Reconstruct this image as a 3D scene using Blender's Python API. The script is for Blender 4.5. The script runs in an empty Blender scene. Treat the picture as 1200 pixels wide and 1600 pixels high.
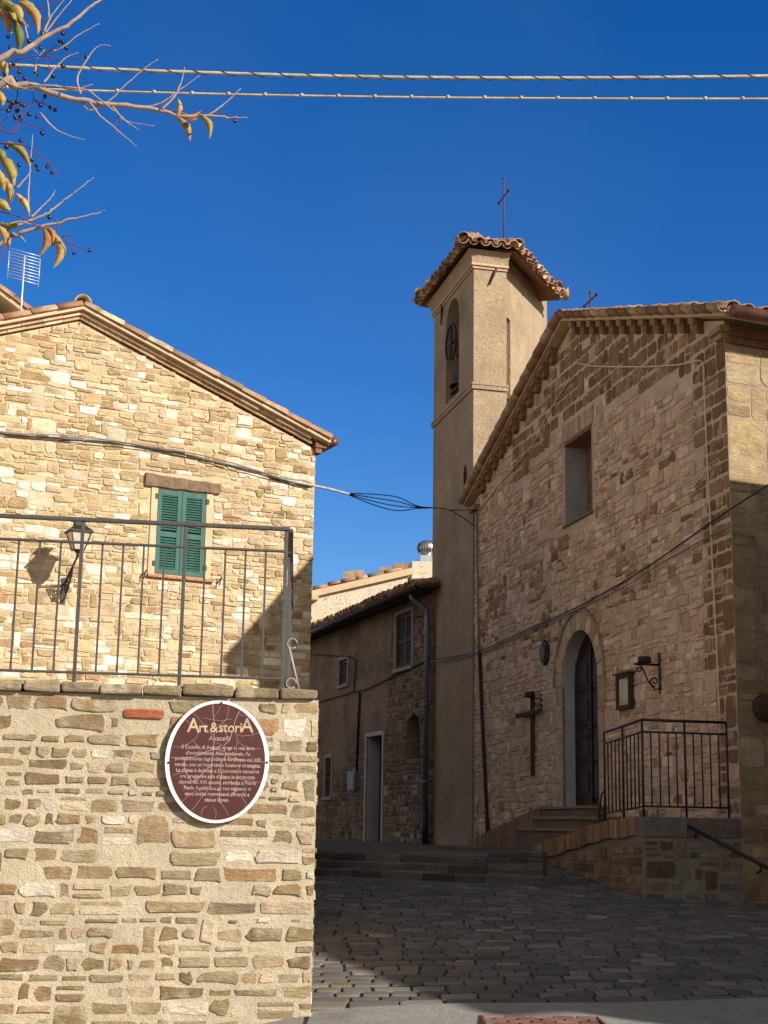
import bpy, bmesh, math, random
from mathutils import Vector as V
from mathutils.geometry import tessellate_polygon
R = math.radians
rnd = random.Random(7)
sc = bpy.context.scene
COL = sc.collection

# ------------------------------------------------------------------ camera
FPX, PITCH, ROLL = 2311.0, math.atan(490 / 2311.0), 0.016
EYE = V((0, 0, 1.55))
_r0, _u0 = V((1, 0, 0)), V((0, -math.sin(PITCH), math.cos(PITCH)))
FW = V((0, math.cos(PITCH), math.sin(PITCH)))
RT = _r0 * math.cos(ROLL) + _u0 * math.sin(ROLL)
UP = _u0 * math.cos(ROLL) - _r0 * math.sin(ROLL)
cam_d = bpy.data.cameras.new('camera')
cam = bpy.data.objects.new('camera', cam_d)
COL.objects.link(cam)
from mathutils import Matrix
B = -FW
cam.matrix_world = Matrix(((RT.x, UP.x, B.x, EYE.x), (RT.y, UP.y, B.y, EYE.y), (RT.z, UP.z, B.z, EYE.z), (0, 0, 0, 1)))
cam_d.sensor_fit = 'VERTICAL'
cam_d.sensor_height = 36
cam_d.lens = FPX / 1600 * 36
cam_d.clip_start, cam_d.clip_end = 0.1, 3000
sc.camera = cam

# ------------------------------------------------------------------ sky and sun
SUN_AZ, SUN_EL = R(54), R(26.5)          # azimuth to the right of straight behind the camera
TO_SUN = V((math.sin(SUN_AZ) * math.cos(SUN_EL), -math.cos(SUN_AZ) * math.cos(SUN_EL), math.sin(SUN_EL)))
world = bpy.data.worlds.new("World")
sc.world = world
world.use_nodes = True
wn = world.node_tree
bg = wn.nodes['Background']
sky = wn.nodes.new('ShaderNodeTexSky')
sky.sky_type = 'NISHITA'
sky.sun_disc = False
sky.sun_elevation = SUN_EL
sky.sun_rotation = math.pi - SUN_AZ
sky.altitude = 400
sky.air_density, sky.dust_density, sky.ozone_density = 1.0, 0.15, 4.0
hs = wn.nodes.new('ShaderNodeHueSaturation')
hs.inputs['Hue'].default_value = 0.513
hs.inputs['Saturation'].default_value = 1.33
hs.inputs['Value'].default_value = 1.31
wn.links.new(sky.outputs[0], hs.inputs['Color'])
hz = wn.nodes.new('ShaderNodeHueSaturation')       # paler sky outside the view, added to warm the shaded facade
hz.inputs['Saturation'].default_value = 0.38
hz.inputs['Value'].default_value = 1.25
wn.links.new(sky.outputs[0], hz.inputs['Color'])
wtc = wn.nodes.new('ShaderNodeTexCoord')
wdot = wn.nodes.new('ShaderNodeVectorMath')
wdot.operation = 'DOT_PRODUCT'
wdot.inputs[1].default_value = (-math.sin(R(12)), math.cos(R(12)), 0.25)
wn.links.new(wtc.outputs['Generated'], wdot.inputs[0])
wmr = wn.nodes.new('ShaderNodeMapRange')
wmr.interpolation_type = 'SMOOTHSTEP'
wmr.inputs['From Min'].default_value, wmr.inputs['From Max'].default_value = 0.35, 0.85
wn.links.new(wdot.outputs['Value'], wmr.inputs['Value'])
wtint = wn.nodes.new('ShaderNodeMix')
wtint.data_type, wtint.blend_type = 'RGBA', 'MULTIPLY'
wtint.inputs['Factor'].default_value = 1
wtint.inputs['B'].default_value = (1.12, 1.0, 0.86, 1)  # warm tint added to this part of the sky as fill light
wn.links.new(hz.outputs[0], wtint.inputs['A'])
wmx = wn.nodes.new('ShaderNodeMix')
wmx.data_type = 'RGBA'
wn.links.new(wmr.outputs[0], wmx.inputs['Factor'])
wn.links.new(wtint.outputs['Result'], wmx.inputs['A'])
wno = wn.nodes.new('ShaderNodeTexNoise')
wno.inputs['Scale'].default_value, wno.inputs['Detail'].default_value = 3.2, 5
wn.links.new(wtc.outputs['Generated'], wno.inputs['Vector'])
wcl = wn.nodes.new('ShaderNodeMapRange')
wcl.inputs['From Min'].default_value, wcl.inputs['From Max'].default_value = 0.45, 0.85
wcl.inputs['To Max'].default_value = 0.09
wn.links.new(wno.outputs['Fac'], wcl.inputs['Value'])
wcm = wn.nodes.new('ShaderNodeMix')               # thin traces of high cloud
wcm.data_type = 'RGBA'
wn.links.new(wcl.outputs[0], wcm.inputs['Factor'])
wn.links.new(hs.outputs[0], wcm.inputs['A'])
wn.links.new(hz.outputs[0], wcm.inputs['B'])
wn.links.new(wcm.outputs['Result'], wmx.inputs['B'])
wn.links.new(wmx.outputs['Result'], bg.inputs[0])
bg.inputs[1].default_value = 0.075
sun_d = bpy.data.lights.new('sun', 'SUN')
sun_d.energy, sun_d.angle, sun_d.color = 5.0, R(0.5), (1.0, 0.93, 0.82)
sun = bpy.data.objects.new('sun', sun_d)
COL.objects.link(sun)
sun.rotation_euler = (-TO_SUN).to_track_quat('-Z', 'Y').to_euler()
sun.location = (12, -8, 20)
sc.view_settings.view_transform = 'Standard'
sc.view_settings.look = 'None'
sc.view_settings.exposure = 0.45
sc.view_settings.gamma = 1.0
sc.cycles.max_bounces = 8
sc.cycles.diffuse_bounces = 4

# ------------------------------------------------------------------ measuring helpers: photo pixel -> point on a real plane
def ray(u, v): return RT * ((u - 600) / FPX) + UP * ((800 - v) / FPX) + FW
def atY(u, v, Y):
    d = ray(u, v)
    return EYE + d * (Y / d.y)
def onp(u, v, p, n):
    d = ray(u, v)
    return EYE + d * ((p - EYE).dot(n) / d.dot(n))

class Fr:                              # a wall's frame: x along, y outward, z up
    def __init__(s, o, ang, flip=False):
        s.o = V((o[0], o[1], 0))
        s.ex = V((math.cos(ang), math.sin(ang), 0))
        s.ey = V((math.sin(ang), -math.cos(ang), 0)) * (-1 if flip else 1)
        s.ez = V((0, 0, 1))
        s.flip = flip
    def __call__(s, p): return s.o + s.ex * p[0] + s.ey * p[1] + s.ez * p[2]
    def loc(s, u, v, off=0.0):         # pixel -> (x, z) in this wall's plane, off metres in front of it
        p = onp(u, v, s.o + s.ey * off, s.ey)
        return (p - s.o).dot(s.ex), p.z
    def pt(s, u, v, off=0.0):
        x, z = s.loc(u, v, off)
        return s((x, off, z))

# ------------------------------------------------------------------ materials
def mat(name, base=(.5, .5, .5), rough=.88, var=.18, scale=6.0, bump=.35, bscale=60.0, attr=False, metal=0.0,
        speck=None, stain=None, dist=.01, spec=.3, streak=None, bed=None):
    m = bpy.data.materials.new(name)
    m.use_nodes = True
    nt = m.node_tree
    N, L = nt.nodes, nt.links
    b = N['Principled BSDF']
    b.inputs['Roughness'].default_value = rough
    b.inputs['Metallic'].default_value = metal
    b.inputs['Specular IOR Level'].default_value = spec
    tc = N.new('ShaderNodeTexCoord')
    def noise(s, det=6.0, ro=.6):
        n = N.new('ShaderNodeTexNoise')
        n.inputs['Scale'].default_value = s
        n.inputs['Detail'].default_value = det
        n.inputs['Roughness'].default_value = ro
        L.new(tc.outputs['Object'], n.inputs['Vector'])
        return n
    if attr:
        a = N.new('ShaderNodeAttribute')
        a.attribute_name = 'Col'
        col = a.outputs['Color']
    else:
        c = N.new('ShaderNodeRGB')
        c.outputs[0].default_value = (*base, 1)
        col = c.outputs[0]
    def mul(col, noi, lo, hi, p0=.3, p1=.7):
        mr = N.new('ShaderNodeMapRange')
        mr.inputs['From Min'].default_value, mr.inputs['From Max'].default_value = p0, p1
        mr.inputs['To Min'].default_value, mr.inputs['To Max'].default_value = lo, hi
        L.new(noi.outputs['Fac'], mr.inputs['Value'])
        mx = N.new('ShaderNodeMix')
        mx.data_type, mx.blend_type = 'RGBA', 'MULTIPLY'
        mx.inputs['Factor'].default_value = 1
        L.new(col, mx.inputs['A'])
        L.new(mr.outputs[0], mx.inputs['B'])
        return mx.outputs['Result']
    if var:
        col = mul(col, noise(scale), 1 - var, 1 + var)
        col = mul(col, noise(scale * 7.3, 8, .7), 1 - var * .8, 1 + var * .8)
    if speck:                          # (scale, colour, amount)
        n = noise(speck[0], 2, .5)
        mr = N.new('ShaderNodeMapRange')
        mr.inputs['From Min'].default_value, mr.inputs['From Max'].default_value = speck[2], speck[2] + .08
        L.new(n.outputs['Fac'], mr.inputs['Value'])
        mx = N.new('ShaderNodeMix')
        mx.data_type = 'RGBA'
        L.new(mr.outputs[0], mx.inputs['Factor'])
        L.new(col, mx.inputs['A'])
        mx.inputs['B'].default_value = (*speck[1], 1)
        col = mx.outputs['Result']
    if stain:                          # (scale, colour, threshold, strength)
        n = noise(stain[0], 7, .65)
        mr = N.new('ShaderNodeMapRange')
        mr.inputs['From Min'].default_value, mr.inputs['From Max'].default_value = stain[2], stain[2] + .15
        mr.inputs['To Max'].default_value = stain[3]
        L.new(n.outputs['Fac'], mr.inputs['Value'])
        mx = N.new('ShaderNodeMix')
        mx.data_type = 'RGBA'
        L.new(mr.outputs[0], mx.inputs['Factor'])
        L.new(col, mx.inputs['A'])
        mx.inputs['B'].default_value = (*stain[1], 1)
        col = mx.outputs['Result']
    if streak:                         # rain streaks: (scale, colour, threshold, strength)
        mp = N.new('ShaderNodeMapping')
        mp.inputs['Scale'].default_value = (streak[0], streak[0], streak[0] * .13)
        L.new(tc.outputs['Object'], mp.inputs['Vector'])
        n = N.new('ShaderNodeTexNoise')
        n.inputs['Scale'].default_value, n.inputs['Detail'].default_value, n.inputs['Roughness'].default_value = 1.0, 7, .62
        L.new(mp.outputs[0], n.inputs['Vector'])
        mr = N.new('ShaderNodeMapRange')
        mr.inputs['From Min'].default_value, mr.inputs['From Max'].default_value = streak[2], streak[2] + .22
        mr.inputs['To Max'].default_value = streak[3]
        L.new(n.outputs['Fac'], mr.inputs['Value'])
        mx = N.new('ShaderNodeMix')
        mx.data_type = 'RGBA'
        L.new(mr.outputs[0], mx.inputs['Factor'])
        L.new(col, mx.inputs['A'])
        mx.inputs['B'].default_value = (*streak[1], 1)
        col = mx.outputs['Result']
    L.new(col, b.inputs['Base Color'])
    if bump:
        n1, n2 = noise(bscale, 8, .7), noise(bscale * .22, 5, .6)
        if bed:                        # split along the beds: noise stretched sideways
            mp = N.new('ShaderNodeMapping')
            mp.inputs['Scale'].default_value = (1, 1, bed)
            L.new(tc.outputs['Object'], mp.inputs['Vector'])
            L.new(mp.outputs[0], n1.inputs['Vector'])
        ad = N.new('ShaderNodeMath')
        ad.operation = 'ADD'
        L.new(n1.outputs['Fac'], ad.inputs[0])
        L.new(n2.outputs['Fac'], ad.inputs[1])
        bp = N.new('ShaderNodeBump')
        bp.inputs['Strength'].default_value = bump
        bp.inputs['Distance'].default_value = dist
        L.new(ad.outputs[0], bp.inputs['Height'])
        L.new(bp.outputs[0], b.inputs['Normal'])
    return m

M = {}
M['stone'] = mat('stone', attr=True, var=.28, scale=9, bump=1.0, bscale=22, dist=.022, bed=3.0, stain=(7, (.53, .45, .325), .535, .85))
M['stone_far'] = mat('stone_far', attr=True, var=.27, scale=5, bump=1.0, bscale=12, dist=.035, bed=2.2)
M['stone_house'] = mat('stone_house', attr=True, var=.27, scale=5, bump=1.0, bscale=12, dist=.035, bed=2.2, stain=(4, (.64, .55, .41), .545, .75))
M['stone_church'] = mat('stone_church', attr=True, var=.24, scale=5, bump=1.0, bscale=12, dist=.035, bed=2.2, stain=(3.2, (.64, .49, .37), .535, .8))
M['mortar'] = mat('mortar', (.52, .44, .315), var=.16, scale=3, bump=.9, bscale=90, dist=.012, speck=(160, (.22, .18, .12), .6), stain=(1.3, (.47, .39, .26), .52, .6))
M['mortar_house'] = mat('mortar_house', (.52, .415, .265), var=.12, scale=3, bump=.8, bscale=40, dist=.02)
M['mortar_church'] = mat('mortar_church', (.60, .44, .325), var=.18, scale=2, bump=.8, bscale=35, dist=.02)
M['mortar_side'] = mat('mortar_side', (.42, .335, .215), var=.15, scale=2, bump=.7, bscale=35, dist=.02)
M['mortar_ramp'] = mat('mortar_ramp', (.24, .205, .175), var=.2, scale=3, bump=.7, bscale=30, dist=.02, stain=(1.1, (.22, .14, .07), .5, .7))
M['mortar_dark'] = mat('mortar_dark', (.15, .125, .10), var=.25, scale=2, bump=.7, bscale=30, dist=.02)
M['tower_plaster'] = mat('tower_plaster', (.40, .30, .195), var=.14, scale=1.6, bump=1.0, bscale=26, dist=.03, speck=(30, (.28, .205, .135), .57), stain=(.55, (.25, .185, .13), .50, .75), streak=(1.3, (.22, .16, .11), .52, .45))
M['pale_plaster'] = mat('pale_plaster', (.60, .52, .40), var=.06, scale=1, bump=.8, bscale=14, dist=.03, speck=(16, (.40, .33, .23), .58))
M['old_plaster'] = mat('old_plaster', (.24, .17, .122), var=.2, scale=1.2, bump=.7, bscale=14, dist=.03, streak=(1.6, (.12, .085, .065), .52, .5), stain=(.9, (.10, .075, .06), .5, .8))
M['grey_plaster'] = mat('grey_plaster', (.33, .32, .30), var=.12, scale=3, bump=.4, bscale=30)
M['jamb'] = mat('jamb', (.40, .405, .41), var=.15, scale=3, bump=.4, bscale=30)
M['tile'] = mat('tile', attr=True, var=.2, scale=6, bump=.4, bscale=50, stain=(5, (.17, .14, .11), .48, .75))
M['brick'] = mat('brick', attr=True, var=.15, scale=8, bump=.5, bscale=60)
M['iron'] = mat('iron', (.018, .015, .014), rough=.55, var=.2, bump=.2, spec=.4)
M['rail_iron'] = mat('rail_iron', (.055, .05, .047), rough=.5, var=.25, scale=14, bump=.15, spec=.5, stain=(9, (.13, .075, .045), .62, .6))
M['rust'] = mat('rust', (.10, .035, .03), rough=.8, var=.3, scale=20, bump=.3)
M['copper'] = mat('copper', (.20, .105, .072), rough=.42, metal=.55, var=.25, scale=5, bump=.1, stain=(4, (.11, .07, .055), .55, .6))
M['steel'] = mat('steel', (.55, .56, .58), rough=.32, metal=.9, var=.1, bump=.05)
M['zinc'] = mat('zinc', (.17, .19, .23), rough=.45, metal=.5, var=.12, bump=.05)
M['alu'] = mat('alu', (.62, .62, .62), rough=.4, metal=.5, var=.05, bump=0)
M['wood'] = mat('wood', (.065, .042, .028), rough=.85, var=.3, scale=12, bump=.6, bscale=30)
M['grey_wood'] = mat('grey_wood', (.20, .135, .085), rough=.9, var=.35, scale=9, bump=.9, bscale=30, dist=.02)
M['eave_wood'] = mat('eave_wood', (.21, .105, .055), rough=.85, var=.25, scale=9, bump=.4)
M['door_wood'] = mat('door_wood', (.032, .013, .010), rough=.6, var=.3, scale=10, bump=.3)
M['dark'] = mat('dark', (.010, .009, .009), rough=.7, var=0, bump=0)
M['green'] = mat('green', (.016, .090, .068), rough=.6, var=.2, scale=5, streak=(9, (.06, .13, .11), .52, .55), bump=.12, spec=.4)
M['brown_shutter'] = mat('brown_shutter', (.055, .04, .033), rough=.7, var=.2, bump=.2)
M['trim'] = mat('trim', (.55, .41, .26), var=.12, scale=5, bump=.4, bscale=50)
M['grey_trim'] = mat('grey_trim', (.32, .28, .25), var=.12, bump=.3)
M['white'] = mat('white', (.70, .69, .66), rough=.5, var=.08, bump=.05, spec=.4, stain=(9, (.45, .42, .38), .6, .5))
M['plaque'] = mat('plaque', (.072, .018, .016), rough=.38, var=.14, scale=7, bump=.08, bscale=30, spec=.45, stain=(16, (.20, .12, .11), .66, .5))
M['letters'] = mat('letters', (.46, .34, .22), rough=.6, var=.3, scale=20, bump=0)
M['letters_white'] = mat('letters_white', (.42, .32, .29), rough=.6, var=.35, scale=24, bump=0)
M['crack'] = mat('crack', (.46, .33, .30), rough=.8, var=.15, bump=0)
M['cable_pale'] = mat('cable_pale', (.40, .37, .33), rough=.65, var=.3, scale=5, bump=.15)
M['cable_grey'] = mat('cable_grey', (.22, .19, .165), rough=.7, var=.2, scale=15, bump=.2)
M['cable_black'] = mat('cable_black', (.02, .018, .018), rough=.55, var=.1, bump=0)
M['conduit'] = mat('conduit', (.62, .53, .43), rough=.7, var=.12, bump=0)
M['glass'] = mat('glass', (.52, .47, .38), rough=.25, var=.1, bump=0, spec=.5)
M['paper'] = mat('paper', (.55, .52, .47), rough=.8, var=.08, bump=0)
M['bark'] = mat('bark', (.37, .27, .21), rough=.9, var=.25, scale=40, bump=.5, bscale=120, dist=.004)
M['trunk_bark'] = mat('trunk_bark', (.20, .15, .11), rough=.95, var=.3, scale=8, bump=.9, bscale=30, dist=.02)
M['stem'] = mat('stem', (.16, .03, .05), rough=.6, var=.2, bump=0)
M['berry'] = mat('berry', (.012, .010, .022), rough=.35, var=.1, bump=0, spec=.5)
M['leaf'] = mat('leaf', attr=True, rough=.55, var=.2, scale=40, bump=.25, bscale=120, dist=.003, stain=(45, (.14, .06, .02), .52, .8), spec=.15)
M['asphalt'] = mat('asphalt', (.27, .258, .245), rough=.95, var=.16, scale=1.6, bump=1.0, bscale=90, dist=.012, speck=(110, (.42, .40, .37), .56), stain=(2.2, (.17, .16, .15), .56, .6))
M['sett'] = mat('sett', attr=True, rough=.78, var=.2, scale=7, bump=.6, bscale=40, dist=.015)
M['joint'] = mat('joint', (.030, .027, .023), rough=.95, var=.25, scale=6, bump=.6)
M['step'] = mat('step', attr=True, rough=.85, var=.25, scale=6, bump=.6, bscale=30, dist=.02)
M['earth'] = mat('earth', (.12, .10, .075), rough=.95, var=.2, bump=.5)
M['brass'] = mat('brass', (.10, .085, .05), rough=.45, metal=.7, var=.3, bump=.1)

# ------------------------------------------------------------------ mesh builder
ORG = {}
class MB:
    def __init__(s, T=None):
        s.v, s.f, s.mi, s.c, s.sm = [], [], [], [], []
        s.T = T or (lambda p: V(p))
        s.flip = getattr(T, 'flip', False)
        s.hascol = False
    def add(s, vs, fs, mi=0, col=None, smooth=False, T=True):
        b = len(s.v)
        s.v += [s.T(p) for p in vs] if T else [V(p) for p in vs]
        s.f += [tuple(i + b for i in (reversed(f) if s.flip else f)) for f in fs]
        s.mi += [mi] * len(fs)
        s.sm += [smooth] * len(fs)
        if col: s.hascol = True
        s.c += [col or (.5, .5, .5)] * len(vs)
    def box(s, x0, x1, y0, y1, z0, z1, mi=0, col=None, j=0.0):
        q = lambda: rnd.uniform(-j, j) if j else 0
        vs = [(x + q(), y + q(), z + q()) for z in (z0, z1) for x, y in ((x0, y0), (x1, y0), (x1, y1), (x0, y1))]
        s.add(vs, [(3, 2, 1, 0), (4, 5, 6, 7), (0, 1, 5, 4), (1, 2, 6, 5), (2, 3, 7, 6), (3, 0, 4, 7)], mi, col)
    def obox(s, c, ax, ay, az, mi=0, col=None):     # half-axis vectors, world space
        c, ax, ay, az = V(c), V(ax), V(ay), V(az)
        vs = [c + ax * i + ay * j + az * k for k in (-1, 1) for i, j in ((-1, -1), (1, -1), (1, 1), (-1, 1))]
        s.add(vs, [(3, 2, 1, 0), (4, 5, 6, 7), (0, 1, 5, 4), (1, 2, 6, 5), (2, 3, 7, 6), (3, 0, 4, 7)], mi, col, T=False)
    def tube(s, pts, r, n=8, mi=0, col=None, T=False, cap=True):
        P = [s.T(p) if T else V(p) for p in pts]
        rs = r if isinstance(r, (list, tuple)) else [r] * len(P)
        vs, fs = [], []
        ref = None
        for i, p in enumerate(P):
            t = (P[min(i + 1, len(P) - 1)] - P[max(i - 1, 0)]).normalized()
            if ref is None: ref = V((0, 0, 1)) if abs(t.z) < .9 else V((1, 0, 0))
            a = (ref - t * ref.dot(t)).normalized()
            ref = a
            b = t.cross(a)
            for k in range(n):
                w = 2 * math.pi * k / n
                vs.append(p + (a * math.cos(w) + b * math.sin(w)) * rs[i])
        for i in range(len(P) - 1):
            for k in range(n):
                fs.append((i * n + k, i * n + (k + 1) % n, (i + 1) * n + (k + 1) % n, (i + 1) * n + k))
        if cap:
            fs.append(tuple(range(n - 1, -1, -1)))
            fs.append(tuple((len(P) - 1) * n + k for k in range(n)))
        fl, s.flip = s.flip, False
        s.add(vs, fs, mi, col, True, T=False)
        s.flip = fl
    def lathe(s, prof, c, n=14, mi=0, col=None, ax=None):   # prof: (r, h) along ax (default z)
        c = V(c)
        ax = V(ax or (0, 0, 1)).normalized()
        a = (V((1, 0, 0)) if abs(ax.x) < .9 else V((0, 1, 0))).cross(ax).normalized()
        b = ax.cross(a)
        vs = [c + ax * h + (a * math.cos(2 * math.pi * k / n) + b * math.sin(2 * math.pi * k / n)) * r for r, h in prof for k in range(n)]
        fs = [(i * n + k, i * n + (k + 1) % n, (i + 1) * n + (k + 1) % n, (i + 1) * n + k) for i in range(len(prof) - 1) for k in range(n)]
        fs += [tuple(range(n - 1, -1, -1)), tuple((len(prof) - 1) * n + k for k in range(n))]
        fl, s.flip = s.flip, False
        s.add(vs, fs, mi, col, True, T=False)
        s.flip = fl
    def prism(s, pts, y0, y1, mi=0, col=None):      # polygon in the frame's x-z plane, between y0 and y1
        n = len(pts)
        vs = [(x, y0, z) for x, z in pts] + [(x, y1, z) for x, z in pts]
        fs = [tuple(range(n)), tuple(range(2 * n - 1, n - 1, -1))] + [(i, i + n, (i + 1) % n + n, (i + 1) % n) for i in range(n)]
        s.add(vs, fs, mi, col)
    def panel(s, outer, holes=(), depth=.3, y=0.0, mi=0, rmi=None):   # wall face with openings and their reveals
        loops = [[V((x, z, 0)) for x, z in lp] for lp in [outer] + list(holes)]
        flat = [p for lp in loops for p in lp]
        s.add([(p.x, y, p.y) for p in flat], [tuple(t) for t in tessellate_polygon(loops)], mi)
        for lp in holes:
            n = len(lp)
            s.add([(x, y, z) for x, z in lp] + [(x, y - depth, z) for x, z in lp], [(i, (i + 1) % n, (i + 1) % n + n, i + n) for i in range(n)], mi if rmi is None else rmi)
    def build(s, name, mats, parent=None, base=None, recalc=True, bevel=0, sub=0):
        o0 = ORG[parent.name] if parent else V(base if base is not None else (0, 0, 0))
        me = bpy.data.meshes.new(name)
        me.from_pydata([p - o0 for p in s.v], [], s.f)
        for m in (mats if isinstance(mats, (list, tuple)) else [mats]): me.materials.append(M[m])
        me.polygons.foreach_set('material_index', s.mi)
        me.polygons.foreach_set('use_smooth', s.sm)
        if s.hascol:
            ca = me.color_attributes.new('Col', 'FLOAT_COLOR', 'POINT')
            ca.data.foreach_set('color', [x for c in s.c for x in (*c, 1.0)])
        if recalc:
            bm = bmesh.new()
            bm.from_mesh(me)
            bmesh.ops.recalc_face_normals(bm, faces=bm.faces)
            bm.to_mesh(me)
            bm.free()
        me.update()
        o = bpy.data.objects.new(name, me)
        COL.objects.link(o)
        ORG[o.name] = o0
        if parent: o.parent = parent
        else: o.location = o0
        if bevel:
            md = o.modifiers.new('bevel', 'BEVEL')
            md.width, md.segments, md.limit_method = bevel, 2, 'ANGLE'
        return o

def tag(o, label, cat, group=None):
    o['label'], o['category'] = label, cat
    if group: o['group'] = group
    return o
def thing(name, label, cat, loc, group=None):
    o = bpy.data.objects.new(name, None)
    COL.objects.link(o)
    o.location = loc
    o.empty_display_size = .2
    ORG[o.name] = V(loc)
    return tag(o, label, cat, group)
def structure(o):
    o['kind'] = 'structure'
    return o
def copy_part(src, delta, parent=None):
    c = src.copy()
    COL.objects.link(c)
    c.parent = parent or src.parent
    c.location = V(src.location) + V(delta)
    ORG[c.name] = ORG[src.name] + V(delta)
    return c

# ------------------------------------------------------------------ masonry: every stone a rounded block on its bed
def cross_x(poly, z):
    xs = []
    n = len(poly)
    for i in range(n):
        (x0, z0), (x1, z1) = poly[i], poly[(i + 1) % n]
        if (z0 <= z) != (z1 <= z): xs.append(x0 + (x1 - x0) * (z - z0) / (z1 - z0))
    xs.sort()
    return [(xs[i], xs[i + 1]) for i in range(0, len(xs) - 1, 2)]
def inter(A, Bn): return [(max(a, c), min(b, d)) for a, b in A for c, d in Bn if min(b, d) - max(a, c) > 0]
def minus(A, Bn):
    for c, d in Bn:
        A = [q for a, b in A for q in (((a, min(b, c)), (max(a, d), b)) if c < b and d > a else ((a, b),)) if q[1] - q[0] > 0]
    return A
def stone(mb, x0, x1, z0, z1, h, col, corner=2, mi=0, jit=.07, zf=None, flat=None, cr=(.10, .34), smooth=False):
    w, d = x1 - x0, z1 - z0
    if w < .015 or d < .012: return
    cx, cz = (x0 + x1) / 2, (z0 + z1) / 2
    pts = []
    for sx, sz, a0 in ((1, 1, 0), (-1, 1, 90), (-1, -1, 180), (1, -1, 270)):
        rr = min(w, d) * rnd.uniform(*cr)
        qx, qz = cx + sx * (w / 2 - rr), cz + sz * (d / 2 - rr)
        for k in range(corner + 1):
            a = R(a0 + 90 * k / corner)
            pts.append((qx + rr * math.cos(a), qz + rr * math.sin(a)))
        # a point in the middle of the next edge
        if sx == 1 and sz == 1: pts.append((cx, z1))
        elif sx == -1 and sz == 1: pts.append((x0, cz))
        elif sx == -1: pts.append((cx, z0))
        else: pts.append((x1, cz))
    J = jit * min(w, d, .085)
    p1, p2, p3, p4 = (rnd.uniform(0, 6.28) for _ in range(4))
    def wob_(i):
        a = 6.283 * i / len(pts)
        return J * (.65 * math.sin(a * 2 + p1) + .45 * math.sin(a * 3 + p2)) + rnd.uniform(-J, J) * .3, J * (.65 * math.sin(a * 2 + p3) + .45 * math.sin(a * 4 + p4)) + rnd.uniform(-J, J) * .3
    pts = [(x + q[0], z + q[1]) for (x, z), q in ((p, wob_(i)) for i, p in enumerate(pts))]
    n = len(pts)
    tx, tz = rnd.uniform(-.3, .3) * h / max(w, .05), rnd.uniform(-.25, .25) * h / max(d, .05)
    def hh(x, z): return h + tx * (x - cx) + tz * (z - cz)
    f2 = flat or rnd.uniform(.74, .88)
    vs = [(x, -.012, z) for x, z in pts]
    vs += [(cx + (x - cx) * .975, hh(x, z) * rnd.uniform(.72, .95), cz + (z - cz) * .955) for x, z in pts]
    vs += [(cx + (x - cx) * f2, hh(x, z) * rnd.uniform(.92, 1.12), cz + (z - cz) * f2 * .97) for x, z in pts]
    vs += [(cx, hh(cx, cz) * rnd.uniform(.9, 1.15), cz)]
    if zf: vs = [zf(p) for p in vs]
    fs = []
    for k in range(2):
        for i in range(n):
            fs.append((k * n + (i + 1) % n, (k + 1) * n + (i + 1) % n, (k + 1) * n + i, k * n + i))
    for i in range(n): fs.append((2 * n + (i + 1) % n, 3 * n, 2 * n + i))
    mb.add(vs, fs, mi, col, smooth)
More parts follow.
